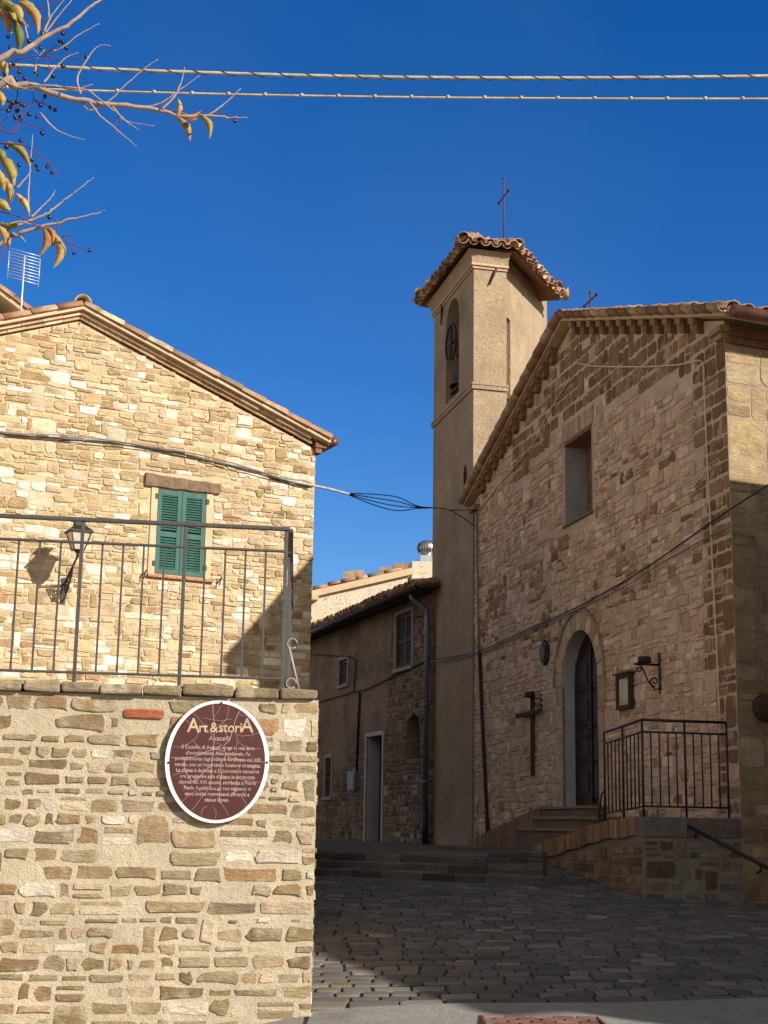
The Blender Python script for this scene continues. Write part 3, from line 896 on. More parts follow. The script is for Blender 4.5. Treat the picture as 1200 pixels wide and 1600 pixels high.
def shutter(frame, x0, x1, z0, z1, y, m_, parent, mids=(), fw=.055, gap=.03, thick=.035, knob=None):
    b_ = MB(frame)
    zs = [z0] + [z0 + (z1 - z0) * q for q in mids] + [z1]
    b_.box(x0, x0 + fw, y - thick, y, z0, z1)
    b_.box(x1 - fw, x1, y - thick, y, z0, z1)
    for q in zs:
        a = q - fw * .6 if q not in (z0, z1) else (q if q == z0 else q - fw * 1.3)
        b_.box(x0 + fw, x1 - fw, y - thick, y - .001, a, a + fw * 1.25)
    z = z0 + fw * 1.4
    while z < z1 - fw * 1.5:
        if all(abs(z - q) > fw * .9 for q in zs):
            b_.add([(x0 + fw, y - .004, z), (x1 - fw, y - .004, z), (x1 - fw, y - thick + .002, z + gap * .95), (x0 + fw, y - thick + .002, z + gap * .95),
                    (x0 + fw, y - .004, z + .007), (x1 - fw, y - .004, z + .007), (x1 - fw, y - thick + .002, z + gap * .95 + .007), (x0 + fw, y - thick + .002, z + gap * .95 + .007)],
                   [(0, 1, 2, 3), (7, 6, 5, 4), (0, 4, 5, 1), (2, 6, 7, 3)])
        z += gap
    b_.box(x0 + .01, x1 - .01, y - thick - .012, y - thick - .004, z0 + .01, z1 - .01)
    return b_.build('shutter', m_, parent)
xm = (wx0 + wx1) / 2
shutter(H, wx0, xm - .004, wz0, wz1, .015, 'green', wn_, (.47,), .058, .036)
shutter(H, xm + .004, wx1, wz0, wz1, .015, 'green', wn_, (.47,), .058, .036)
for xx in (wx0 - .02, wx1 + .02):
    for zz in (wz0 + .12, wz1 - .12):
        mb = MB(H)
        mb.box(xx - .022, xx + .022, .016, .032, zz - .02, zz + .05)
        mb.build('hinge', 'iron', wn_)
# iron shutter holds in the wall
for u, v in ((222, 898), (340, 908)):
    x, z = H.loc(u, v)
    mb = MB(H)
    mb.tube([H((x, .0, z - .04)), H((x, .07, z)), H((x + .03, .08, z + .06)), H((x, .08, z - .07))], .009, 5)
    mb.build('shutter_hook', 'rust', wn_)

# street lantern on its bracket
LX, LZ = H.loc(99, 913)
lm = thing('wall_lantern', 'black iron street lantern on a scrolled bracket fixed to the sunlit house wall', 'street lamp', H((LX, 0, LZ)))
LB = .62                                           # how far it stands out
lc = H((LX, LB, LZ + .36))                        # bottom of the lantern
mb = MB(H)
mb.tube([H((LX, .0, LZ - .02)), H((LX, LB * .5, LZ + .13)), H((LX, LB, LZ + .28))], .013, 6)
def spiral(c, a, b, r0, turns, ph, n_=26, sg=1): return [c + a * (r0 * (1 - .8 * t / n_) * math.cos(ph + sg * turns * 6.283 * t / n_)) + b * (r0 * (1 - .8 * t / n_) * math.sin(ph + sg * turns * 6.283 * t / n_)) for t in range(n_ + 1)]
for d_, dz, r_ in ((.11, -.05, .06), (.21, .0, .065), (.31, .06, .06), (.38, .11, .05), (.16, -.11, .05), (.26, -.07, .05)):
    mb.tube(spiral(H((LX, d_, LZ + dz)), H.ey, H.ez, r_, 1.4, 1.2), .009, 5)
mb.tube([H((LX, .03, LZ - .22)), H((LX, .12, LZ - .20)), H((LX, .24, LZ - .10)), H((LX, .39, LZ + .06)), H((LX, .46, LZ + .22))], .010, 5)
mb.box(LX - .03, LX + .03, 0, .025, LZ - .26, LZ + .08)
mb.build('bracket', 'iron', lm)
mb = MB()
mb.lathe([(.007, -.10), (.025, -.075), (.015, -.05), (.037, -.025), (.05, 0), (.025, .004)], lc, 10)
mb.build('stem', 'iron', lm)
def frustum(mb_, c, w0, w1, z0, z1, fr):
    vs_ = [c + fr.ex * (sx * w) + fr.ey * (sy * w) + V((0, 0, z)) for w, z in ((w0, z0), (w1, z1)) for sx, sy in ((-1, -1), (1, -1), (1, 1), (-1, 1))]
    mb_.add(vs_, [(3, 2, 1, 0), (4, 5, 6, 7), (0, 1, 5, 4), (1, 2, 6, 5), (2, 3, 7, 6), (3, 0, 4, 7)], T=False)
mb = MB()
frustum(mb, lc, 0.0646, 0.1254, 0.0091, 0.228, H)
mb.build('glass', 'glass', lm)
mb = MB()
for sx in (-1, 1):
    for sy in (-1, 1):
        mb.tube([lc + H.ex * sx * .067 + H.ey * sy * .067, lc + H.ex * sx * .13 + H.ey * sy * .13 + V((0, 0, .232))], .008, 5)
frustum(mb, lc, 0.0684, 0.0684, -0.0038, 0.0091, H)
frustum(mb, lc, 0.1558, 0.1558, 0.228, 0.247, H)
frustum(mb, lc, 0.152, 0.0722, 0.247, 0.3192, H)
frustum(mb, lc, 0.0646, 0.0646, 0.3192, 0.38, H)
frustum(mb, lc, 0.0912, 0.0912, 0.38, 0.3952, H)
frustum(mb, lc, 0.0836, 0.0228, 0.3952, 0.418, H)
mb.build('cage', 'iron', lm)

# TV antenna on the ridge
AN = atY(32, 495, 21.6)
an = thing('television_antenna', 'white grid television antenna on a thin mast above the left roof', 'antenna', AN)
mb = MB()
AT = V((AN.x, AN.y, atY(34, 400, 21.6).z))
mb.tube([AN - V((0, 0, .5)), AT], .014, 6)
mb.build('mast', 'alu', an)
mb = MB()
ca, cb = atY(12, 440, 21.6), atY(58, 440, 21.6)
for k in range(10):
    z = atY(35, 394 + 4.9 * k, 21.6).z
    e = V((.23, .05, 0)) * (1 - .0 * k)
    dz = V((0, 0, -.045))
    mb.tube([V((AN.x, AN.y, z)) - e - dz, V((AN.x, AN.y, z)) + e + dz], .0055, 5)
for s_ in (-1, 1):
    mb.tube([V((AN.x, AN.y, AT.z + .02)) + V((.23, .05, -.045)) * s_, V((AN.x, AN.y, AT.z - .44)) + V((.23, .05, -.045)) * s_], .006, 5)
mb.build('grid', 'alu', an)
# rear house at far left, only its roof corner shows
RHp = atY(48, 487, 27.0)
rh = thing('rear_house', 'house behind at the far left with only the corner of its tiled roof showing', 'house', (RHp.x - 3, 27, 2.2))
RF = Fr((RHp.x, 27.0), R(10))
mb = MB(RF)
mb.box(-7, -.5, -6, -.1, 2.2, RHp.z - .05)
mb.build('wall', 'mortar_house', rh)
mb = MB(RF)
zr = atY(0, 452, 27.0).z
sl = (zr - RHp.z) / (RHp.x - atY(0, 452, 27.0).x) * .98
mb.prism([(0, RHp.z - .14), (0, RHp.z - .04), (-3.6, RHp.z - .04 + sl * 3.6), (-7.2, RHp.z - .04), (-7.2, RHp.z - .14), (-3.6, RHp.z - .14 + sl * 3.6)], -6.2, .1)
rr_ = mb.build('roof', 'trim', rh)
mb = MB(RF)
for k in range(8):
    d = (RF((-3.6, 0, RHp.z + sl * 3.6)) - RF((0, 0, RHp.z))).normalized()
    for q in range(11): barrel(mb, RF((-.36 * q * .98, .04 - .25 * k, RHp.z - .03 + sl * .36 * .98 * q)), d, V((0, 0, 1)), .45, .11, .09)
mb.build('roof_tiles', 'tile', rr_, recalc=False)

# ================================================================== CHURCH
CO = V((3.955, 16.5, 0))
F = Fr(CO, R(102.7), True)                        # facade: x runs away from the camera
S = Fr(CO, R(24))                                 # side wall
d2 = S.ex
ch = thing('stone_church', 'small stone church with an arched door and a square window in its shaded gable', 'church', CO + V((0, 0, .8)))
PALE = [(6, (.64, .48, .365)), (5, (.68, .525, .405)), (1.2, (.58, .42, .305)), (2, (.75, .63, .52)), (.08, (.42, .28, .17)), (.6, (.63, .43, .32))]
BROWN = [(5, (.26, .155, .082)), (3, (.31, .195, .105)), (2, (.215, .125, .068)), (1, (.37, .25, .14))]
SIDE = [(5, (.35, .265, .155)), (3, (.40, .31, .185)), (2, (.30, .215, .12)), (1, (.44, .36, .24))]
dx0, dx1, dsp, dr = 4.22, 5.72, 3.62, .75
dc = (dx0 + dx1) / 2
door_hole = [(dx0, .5), (dx0, dsp)] + [(dc - dr * math.cos(math.pi * k / 16), dsp + dr * math.sin(math.pi * k / 16)) for k in range(1, 16)] + [(dx1, dsp), (dx1, .5)]
ro = dr + .29
outer_ring = [(dc - ro, .5), (dc - ro, dsp)] + [(dc - ro * math.cos(math.pi * k / 16), dsp + ro * math.sin(math.pi * k / 16)) for k in range(1, 16)] + [(dc + ro, dsp), (dc + ro, .5)]
cw = [(4.36, 6.02), (5.50, 6.02), (5.50, 7.28), (4.36, 7.28)]
EV, AP, FWID, AX = 7.41, 9.08, 10.35, 5.14
facade = [(0, .3), (FWID, .3), (FWID, EV), (AX, AP), (0, EV)]
def rz(s): return EV + (AP - EV) * (s / AX if s < AX else (FWID - s) / (FWID - AX))
mb = MB(F)
mb.panel(facade, [door_hole, cw], depth=.55, mi=0, rmi=2)
bk2 = [F((x, 0, z)) + d2 * 13 for x, z in facade]
fr2 = [F((x, 0, z)) for x, z in facade]
mb.add(bk2 + fr2, [(0, 1, 2, 3, 4), (1, 6, 7, 2), (0, 4, 9, 5)], 0, T=False)
# the brown band follows the gable and the near corner, the pale rubble fills the rest
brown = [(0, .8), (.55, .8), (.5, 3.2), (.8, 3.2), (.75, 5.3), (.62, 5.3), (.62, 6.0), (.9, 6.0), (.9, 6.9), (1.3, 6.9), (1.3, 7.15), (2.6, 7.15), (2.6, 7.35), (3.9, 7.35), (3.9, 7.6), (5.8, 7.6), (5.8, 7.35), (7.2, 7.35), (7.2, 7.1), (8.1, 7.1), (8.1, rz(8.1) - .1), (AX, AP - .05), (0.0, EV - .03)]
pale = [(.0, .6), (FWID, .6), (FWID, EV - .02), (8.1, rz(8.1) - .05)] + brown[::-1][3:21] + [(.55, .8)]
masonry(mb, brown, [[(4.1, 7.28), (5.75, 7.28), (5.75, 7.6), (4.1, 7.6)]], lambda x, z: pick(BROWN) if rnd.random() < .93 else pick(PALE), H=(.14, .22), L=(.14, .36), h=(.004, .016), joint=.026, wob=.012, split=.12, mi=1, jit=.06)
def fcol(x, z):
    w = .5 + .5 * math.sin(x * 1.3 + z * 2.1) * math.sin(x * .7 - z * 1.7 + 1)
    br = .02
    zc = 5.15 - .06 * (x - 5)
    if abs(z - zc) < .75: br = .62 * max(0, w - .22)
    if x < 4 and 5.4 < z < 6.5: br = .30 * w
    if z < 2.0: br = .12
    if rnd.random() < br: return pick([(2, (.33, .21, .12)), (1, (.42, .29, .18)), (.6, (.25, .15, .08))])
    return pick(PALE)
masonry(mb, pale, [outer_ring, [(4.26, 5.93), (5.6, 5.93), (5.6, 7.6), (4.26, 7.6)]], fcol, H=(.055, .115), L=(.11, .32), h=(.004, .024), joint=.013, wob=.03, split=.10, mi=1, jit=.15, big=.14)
mb.build('facade', ['mortar_church', 'stone_church', 'jamb'], ch, recalc=False)
# side wall of coursed blocks
mb = MB(S)
mb.panel([(0, .3), (13, .3), (13, 7.55), (0, 7.55)], mi=0)
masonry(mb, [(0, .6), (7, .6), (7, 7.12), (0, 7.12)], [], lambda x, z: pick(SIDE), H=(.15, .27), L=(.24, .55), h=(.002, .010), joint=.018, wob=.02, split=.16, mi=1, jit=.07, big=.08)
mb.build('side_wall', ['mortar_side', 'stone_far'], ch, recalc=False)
# roof
OV = .17
def roofpt(s, z, back=0.0): return F((s, OV, z)) + d2 * back
mb = MB()
RE, RA, RL = (-.36, 7.33), (AX, 9.13), (FWID + .22, 7.36)
for a, b in ((RE, RA), (RA, RL)):
    P = [roofpt(a[0], a[1]), roofpt(b[0], b[1]), roofpt(b[0], b[1] + .07), roofpt(a[0], a[1] + .07)]
    Q = [p + d2 * 13.3 for p in P]
    mb.add(P + Q, [(0, 1, 2, 3), (7, 6, 5, 4), (0, 4, 5, 1), (1, 5, 6, 2), (2, 6, 7, 3), (3, 7, 4, 0)])
croof = mb.build('roof', 'trim', ch)
mb = MB()
for a, b in ((RE, RA), (RL, RA)):
    A = roofpt(a[0], a[1] + .045, -.02)
    us = roofpt(b[0], b[1]) - roofpt(a[0], a[1])
    tile_field(mb, A - us.normalized() * .03, A - us.normalized() * .03 + d2 * 12.6, us, us.length + .05, sp=.23, ex=.36, r=.10)
for k in range(30): barrel(mb, roofpt(AX, 9.19, .42 * k - .05), d2, V((0, 0, 1)), .48, .13, .115)
mb.build('roof_tiles', 'tile', croof, recalc=False)
# brick corbels under both verges
cb = MB(F)
s0 = .55
cb.prism([(s0, rz(s0) - .16), (s0 + .13, rz(s0 + .13) - .16), (s0 + .13, rz(s0 + .13) + .045), (s0, rz(s0) + .035)], -.02, .09, 0, (.22, .13, .075))
cb.prism([(s0 - .01, rz(s0) - .05), (s0 + .14, rz(s0 + .14) - .05), (s0 + .14, rz(s0 + .14) + .045), (s0 - .01, rz(s0) + .035)], .09, .145, 0, (.30, .18, .10))
c0 = cb.build('corbel', 'brick', croof)
for k in range(1, 12): copy_part(c0, F.ex * (.385 * k) + V((0, 0, rz(s0 + .385 * k) - rz(s0))))
cb = MB(F)
s1 = FWID - .7
cb.prism([(s1, rz(s1) - .16), (s1 + .13, rz(s1 + .13) - .16), (s1 + .13, rz(s1 + .13) + .045), (s1, rz(s1) + .035)], -.02, .09, 0, (.22, .13, .075))
cb.prism([(s1 - .01, rz(s1 - .01) - .05), (s1 + .14, rz(s1 + .14) - .05), (s1 + .14, rz(s1 + .14) + .045), (s1 - .01, rz(s1 - .01) + .035)], .09, .145, 0, (.30, .18, .10))
c1 = cb.build('corbel', 'brick', croof)
for k in range(1, 11): copy_part(c1, F.ex * (-.385 * k) + V((0, 0, rz(s1 - .385 * k) - rz(s1))))
mb = MB(F)
mb.box(-.08, .22, -.03, .10, 7.26, 7.33, 0, (.33, .22, .13), .004)
mb.box(-.03, .16, -.03, .06, 7.19, 7.258, 0, (.36, .25, .15), .004)
mb.build('kneeler', 'brick', croof)
mb = MB(F)
mb.box(FWID - .34, FWID + .05, -.03, .12, 7.20, 7.30, 0, (.26, .16, .09), .004)
mb.build('kneeler', 'brick', croof)
# brick band and gutter on the side
mb = MB(S)
mb.box(.02, 12.8, .004, .045, 7.14, 7.22)
mb.box(.02, 12.8, .004, .08, 7.222, 7.33)
mb.build('eave_course', 'eave_wood', croof)
mb = MB()
gs = roofpt(RE[0] - .12, RE[1] + .035, .05)
mb.tube([gs, gs + d2 * 12.8 + V((0, 0, -.03))], .075, 14)
for k in range(1, 14):
    q = gs + d2 * (.9 * k)
    mb.lathe([(.079, -.012), (.079, .012)], q + V((0, 0, -.03 * .07 * k)), 14, 0, None, d2)
mb.build('gutter', 'copper', ch)

# door surround, door
mb = MB(F)
JT = [(3, (.54, .42, .28)), (2, (.60, .48, .33)), (1, (.46, .35, .23))]
nv = 13
for k in range(nv):
    a0, a1 = math.pi * k / nv + .012, math.pi * (k + 1) / nv - .012
    q = [(dc - rr * math.cos(a), dsp + rr * math.sin(a)) for rr, a in ((dr, a0), (ro - .03, a0), (ro - .03, (a0 + a1) / 2), (ro - .03, a1), (dr, a1), (dr, (a0 + a1) / 2))]
    mb.prism(q, -.5, .022 + rnd.uniform(-.003, .003), 0, pick(JT))
nh = 28
for k in range(nh):
    a0, a1 = math.pi * k / nh, math.pi * (k + 1) / nh
    q = [(dc - rr * math.cos(a), dsp + rr * math.sin(a)) for rr, a in ((ro - .028, a0), (ro + .025, a0), (ro + .025, a1), (ro - .028, a1))]
    mb.prism(q, -.02, .045, 0, (.36, .26, .18))
for side in (0, 1):
    z = 1.86
    i = 0
    while z < dsp - .02:
        hgt = min(rnd.uniform(.3, .52), dsp - z)
        if dsp - z - hgt < .15: hgt = dsp - z
        wd = .29 if i % 2 else .20
        a, b = (dx0 - wd, dx0) if side == 0 else (dx1, dx1 + wd)
        mb.box(a, b, -.04, .020 + rnd.uniform(-.004, .004), z + .006, z + hgt - .006, 0, pick(JT))
        z += hgt
        i += 1
mb.build('door_surround', 'stone_far', ch, recalc=True)
for side in (0, 1):
    mb = MB(F)
    a, b = (dx0 - .05, dx0 + .004) if side == 0 else (dx1 - .004, dx1 + .05)
    z = 1.86
    for hgt in (.42, .55, .36, .44):
        mb.box(a, b, -.30, -.042, z + .004, min(z + hgt, dsp) - .004)
        z += hgt
    mb.build('jamb', 'jamb', ch)
dp = -.19
mb = MB(F)
arch_in = [(dx0 + .005, 1.88), (dx0 + .005, dsp)] + [(dc - (dr - .005) * math.cos(math.pi * k / 16), dsp + (dr - .005) * math.sin(math.pi * k / 16)) for k in range(1, 16)] + [(dx1 - .005, dsp), (dx1 - .005, 1.88)]
mb.prism(arch_in, dp - .06, dp)
door = mb.build('door', 'door_wood', ch)
mb = MB(F)
for x0, x1 in ((dx0 + .05, dc - .03), (dc + .03, dx1 - .05)):
    for k in range(4):
        z0 = 1.98 + k * .52
        z1 = z0 + .44
        mb.box(x0 + .04, x1 - .04, dp, dp + .018, z0, z1)
        mb.box(x0 + .1, x1 - .1, dp + .018, dp + .03, z0 + .06, z1 - .06)
mb.box(dc - .025, dc + .025, dp, dp + .035, 1.9, 4.3)
mb.build('door_panel', 'door_wood', door, bevel=.008)
mb = MB(F)
mb.tube([F((dc + .09, dp + .01, 2.95)), F((dc + .09, dp + .07, 2.95)), F((dc + .09, dp + .07, 2.83)), F((dc + .09, dp + .01, 2.83))], .011, 6)
mb.build('handle', 'brass', door)
# window over the door: plastered recess, pane, timber lintel above
mb = MB(F)
x0, x1, z0, z1 = 4.36, 5.50, 6.02, 7.28
mb.box(x1 - .012, x1 + .03, -.545, .004, z0, z1)
mb.box(x0 - .03, x0 + .012, -.545, .004, z0, z1)
mb.box(x0, x1, -.545, .006, z0 - .03, z0 + .015)
cwn = mb.build('window', 'grey_plaster', ch)
mb = MB(F)
mb.box(x0, x1, -.55, .018, z1 - .04, z1 + .03)
mb.build('lintel', 'eave_wood', cwn)
mb = MB(F)
xk = x0 - .1
while xk < x1 + .08:
    mb.box(xk, xk + .055, -.02, .016, z1 + .034, z1 + .29, 0, pick([(2, (.44, .32, .22)), (1, (.38, .26, .17))]), .003)
    xk += .063
mb.build('brick_arch', 'brick', cwn)
mb = MB(F)
mb.box(x0 + .012, x1 - .012, -.40, -.34, z0 + .015, z1 - .04)
mb.build('pane', 'grey_wood', cwn)
mb = MB(F)
mb.box(x0 - .04, x1 + .06, -.1, .035, z0 - .035, z0 - .005)
mb.build('sill', 'grey_wood', cwn)
# dark hexagonal plaque beside the arch
x, z = F.loc(855, 1020)
mb = MB(F)
mb.prism([(x + .19 * math.cos(R(60 * k + 90)), z + .19 * math.sin(R(60 * k + 90)) * 1.05) for k in range(6)], .02, .07)
mb.prism([(x + .14 * math.cos(R(60 * k + 90)), z + .14 * math.sin(R(60 * k + 90)) * 1.05) for k in range(6)], .07, .085)
tag(mb.build('wall_tablet', 'iron', None, F((x, 0, z)), bevel=.01), 'small dark hexagonal tablet on the church wall left of the arched door', 'tablet')

# wooden cross on the facade
x0, z0 = F.loc(832, 1212, .06)
_, z1 = F.loc(827, 1078, .06)
xc = x0 + .03
xl, za = F.loc(810, 1122, .06)
xr, zb = F.loc(847, 1111, .06)
wc = thing('wooden_cross', 'tall dark wooden cross hung on the church wall left of the door', 'cross', F((xc, .05, z0)))
mb = MB(F)
mb.box(xc - .038, xc + .038, .015, .075, z0, z1 - .03)
mb.build('upright', 'wood', wc, bevel=.01)
mb = MB(F)
mb.box(xr + .02, xl - .02, .077, .12, 3.27, 3.34)
mb.build('crossbar', 'wood', wc, bevel=.01)

# two iron torch holders
def torch(label, x, z, k=1.0):
    t = thing('torch_bracket', label, 'bracket', F((x, 0, z)), 'iron torch brackets beside the church door')
    b_ = MB(F)
    P = lambda n_, dz: F((x, n_ * k, z + dz * k))
    b_.box(x - .02 * k, x + .02 * k, .004, .03, z - .24 * k, z + .26 * k)
    b_.tube([P(.02, .12), P(.36, .12)], .014 * k, 6)
    b_.tube([P(.02, -.16), P(.08, -.2), P(.18, -.08), P(.26, .10)], .011 * k, 6)
    b_.tube(spiral(P(.09, -.09), F.ey, F.ez, .065 * k, 1.3, -1.6), .010 * k, 5)
    b_.tube(spiral(P(.30, .06), F.ey, F.ez, .045 * k, 1.2, 1.6), .009 * k, 5)
    b_.build('bracket', 'iron', t)
    b_ = MB()
    b_.lathe([(.03, 0), (.09, .018), (.10, .026), (.08, .03), (.08, .08), (.07, .09)], F((x, .22 * max(k, .9), z + .125 * k)), 14)
    b_.build('bowl', 'iron', t)
    return t
xt, zt = F.loc(1033, 1054)
torch('scrolled iron torch holder on the church wall to the right of the notice box', xt, zt)
xt, zt = F.loc(847, 1098)
torch('scrolled iron torch holder on the church wall just above the wooden cross', xt, zt, .55)

# notice box
xa, za = F.loc(962, 1060, .08)
xb, zb = F.loc(984, 1102, .08)
za, zb = 3.56, 3.10
nb = thing('notice_box', 'wooden glazed notice case with white papers on the church wall right of the door', 'notice board', F((xb, 0, zb)))
mb = MB(F)
for a, b, c, d in ((xb, xa, zb, zb + .05), (xb, xa, za - .05, za), (xb, xb + .05, zb + .05, za - .05), (xa - .05, xa, zb + .05, za - .05)): mb.box(a, b, .005, .085, c, d)
mb.build('frame', 'wood', nb)
mb = MB(F)
mb.box(xb + .05, xa - .05, .005, .055, zb + .05, za - .05)
mb.build('backing_board', 'trim', nb)
for a, b, c, d in ((.07, .28, .1, .38), (.31, .46, .16, .41)):
    mb = MB(F)
    mb.box(xb + a, min(xb + b, xa - .06),   .0555, .058, zb + c, min(zb + d, za - .06))
    mb.build('paper', 'paper', nb)
mb = MB(F)
mb.prism([(xb - .05, za + .002), (xa + .05, za + .002), (xa + .05, za + .02), (xb - .05, za + .03)], .0, .12)
mb.build('hood', 'grey_wood', nb)

# ------------------------------------------------------------------ landing, ramp, steps before the door
LN = 1.16
tz = lambda u, v: F.loc(u, v, LN)
prof = [(0, 1.69), (tz(945, 1287)[0], tz(945, 1287)[1] + .02), (tz(840, 1321)[0], tz(840, 1321)[1])]
def ptop(s):
    for (a, za_), (b, zb_) in zip(prof[:-1], prof[1:]):
        if s <= b: return za_ + (zb_ - za_) * (s - a) / (b - a)
    return prof[-1][1]
SE = prof[-1][0]
FL = Fr(F((0, LN, 0)), R(102.7), True)
ld = thing('church_ramp', 'raised stone landing and brick edged ramp leading up to the church door', 'ramp', F((0, LN, .8)))
mb = MB(F)
mb.panel([(0, .3), (SE, .3)] + [(s, z - .2) for s, z in prof[::-1]], y=LN, mi=0)
mb.T = FL
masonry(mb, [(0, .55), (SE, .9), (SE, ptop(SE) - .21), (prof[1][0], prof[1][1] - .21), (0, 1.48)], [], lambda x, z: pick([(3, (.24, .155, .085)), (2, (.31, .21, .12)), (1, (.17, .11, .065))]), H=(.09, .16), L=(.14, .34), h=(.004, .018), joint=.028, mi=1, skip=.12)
G = Fr(F((0, LN, 0)), R(12.7))
mb.T, mb.flip = G, False
mb.panel([(0, .3), (LN, .3), (LN, 1.5), (0, 1.5)], mi=0)
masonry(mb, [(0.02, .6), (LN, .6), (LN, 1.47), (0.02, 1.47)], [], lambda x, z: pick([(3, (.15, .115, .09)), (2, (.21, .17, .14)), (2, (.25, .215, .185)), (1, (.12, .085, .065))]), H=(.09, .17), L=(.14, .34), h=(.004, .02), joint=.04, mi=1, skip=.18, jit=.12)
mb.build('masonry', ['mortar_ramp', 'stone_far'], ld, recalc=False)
mb = MB(F)                                         # filling: floor of the landing
pf = [(0.02, .3), (9.3, .3), (9.3, 1.24), (SE, 1.24)] + [(s, z - .07) for s, z in prof[::-1]]
mb.prism(pf, .01, LN - .03)
mb.build('floor', 'mortar_dark', ld)
mb = MB(F)                                         # brick on edge coping of the parapet
BRK = [(3, (.25, .15, .085)), (2, (.30, .19, .11)), (2, (.21, .12, .07)), (1, (.34, .24, .15))]
s = .17
while s < SE:
    t = ptop(s) + .008 * math.sin(s * 9)
    mb.box(s, s + .058, LN - .25, LN + .035 + rnd.uniform(-.004, .004), t - .2, t + rnd.uniform(-.004, .004), 0, pick(BRK), .002)
    s += .068
mb.build('brick_coping', 'brick', ld)
mb = MB(G)
mb.box(.0, LN * .45, -.25, .02, 1.475, 1.69, 0, (.20, .17, .15), .004)
mb.box(LN * .455, LN - .005, -.25, .018, 1.475, 1.685, 0, (.18, .145, .125), .004)
mb.build('edge_slab', 'stone_far', ld, bevel=.01)
for k, (a, b, n_, zt_) in enumerate(((3.0, 5.45, .84, 1.55), (3.5, 5.4, .58, 1.71), (4.0, 5.8, .32, 1.86))):
    mb = MB(F)
    mb.box(a, b, -.02 - .38 * (k == 2), n_, 1.0, zt_ - .045, 0, (.17, .12, .085))
    mb.box(a - .03, b + .03, -.02 - .38 * (k == 2), n_ + .03, zt_ - .043, zt_, 0, (.24, .18, .13), .004)
    mb.build('step', 'step', ld, bevel=.008)
mb = MB(F)                                         # brick ramp along the foot of the facade
s = 5.84
while s < 9.5:
    t = 1.85 - (s - 5.84) * .142
    mb.box(s, s + .058, .005, .34 + rnd.uniform(-.004, .004), .8, t + rnd.uniform(-.005, .005), 0, pick(BRK), .002)
    s += .068
mb.build('brick_ramp', 'brick', ld)
# railing of the landing
lr = thing('landing_railing', 'angled black iron railing standing on the church landing', 'railing', F((.1, LN - .06, 1.69)))
s_end = F.loc(946, 1290, LN - .06)[0]
nA = LN - .06
def lrbox(name, pts, hw, m_='iron'):
    b_ = MB()
    b_.tube(pts, hw, 6)
    return b_.build(name, m_, lr)
zt0 = 1.70
zt1 = ptop(s_end) + .01
Pn = lambda n: F((.08, n, 0))
for nm, dz, hw in (('top_rail', 1.03, .016), ('middle_rail', .90, .011), ('bottom_rail', .10, .011)):
    lrbox(nm, [Pn(.10) + V((0, 0, zt0 + dz)), Pn(nA) + V((0, 0, zt0 + dz))], hw)
    lrbox(nm, [Pn(nA) + V((0, 0, zt0 + dz)), F((s_end, nA, zt1 + dz))], hw)
mb = MB()
q = Pn(.10) + V((0, 0, zt0))
mb.tube([q + V((0, 0, -.01)), q + V((0, 0, 1.03))], .013, 6)
lp = mb.build('post', 'iron', lr)
mb = MB()
mb.tube([q + V((0, 0, .1)), q + V((0, 0, .90))], .0085, 6)
lbar = mb.build('baluster', 'iron', lr)
usedbar = False
for seg in (0, 1):
    for k in range(0, 11):
        t = k / 10
        p = Pn(.10 + (nA - .10) * t) + V((0, 0, zt0)) if seg == 0 else F((.08 + (s_end - .08) * t, nA, zt0 + (zt1 - zt0) * t))
        dl = p - q
        if k % 5 == 0:
            if (seg == 0 and k == 0) or (seg == 1 and k == 0): continue
            copy_part(lp, dl)
        elif not usedbar:
            lbar.location = V(lbar.location) + dl
            ORG[lbar.name] = ORG[lbar.name] + dl
            usedbar, dl0 = True, dl
        else: copy_part(lbar, dl - dl0)
mb = MB()
a = F((s_end + .02, nA, zt1 + .36))
mb.tube([a, F((s_end + .10, nA, zt1 + .33)), F((s_end + .22, nA, zt1 + .06))] + spiral(F((s_end + .13, nA, zt1 + .05)), F.ex, F.ez, .09, 1.4, .1, 20, -1), .010, 6)
mb.build('scroll', 'iron', lr)

# lower handrail going down beside the church
hr = thing('wall_handrail', 'dark slanting handrail fixed to the wall below the church landing at the right edge', 'handrail', atY(1076, 1291, 16.35))
mb = MB()
A, Bq = atY(1076, 1291, 16.28), atY(1222, 1368, 15.4)
mb.tube([A, Bq], .022, 8)
mb.build('rail', 'iron', hr)
mb = MB()
for t in (.08, .78):
    p = A.lerp(Bq, t)
    mb.tube([p, p + V((0, 0, -.07)), p + V((.05, .38, -.10))], .011, 6)
mb.build('fixing', 'iron', hr)
# round dark fitting on the side wall, with its conduit
SX, SZ = S.loc(1191, 1106)
rf = thing('round_wall_fitting', 'dark round disc fitting on the shaded church side wall below a thin conduit', 'wall fitting', S((SX, 0, SZ)))
mb = MB()
mb.lathe([(.15, .01), (.16, .04), (.13, .07), (.05, .085)], S((SX, .01, SZ)), 24, 0, None, S.ey)
mb.build('disc', 'wood', rf)
mb = MB()
pts = [S.pt(1145, 832, .03), S.pt(1180, 838, .03), S.pt(1183, 845, .03), S.pt(1184, 1000, .03), S.pt(1186, 1060, .03), S.pt(1191, 1090, .05)]
mb.tube(pts, .010, 6)
mb.build('conduit', 'cable_grey', rf)

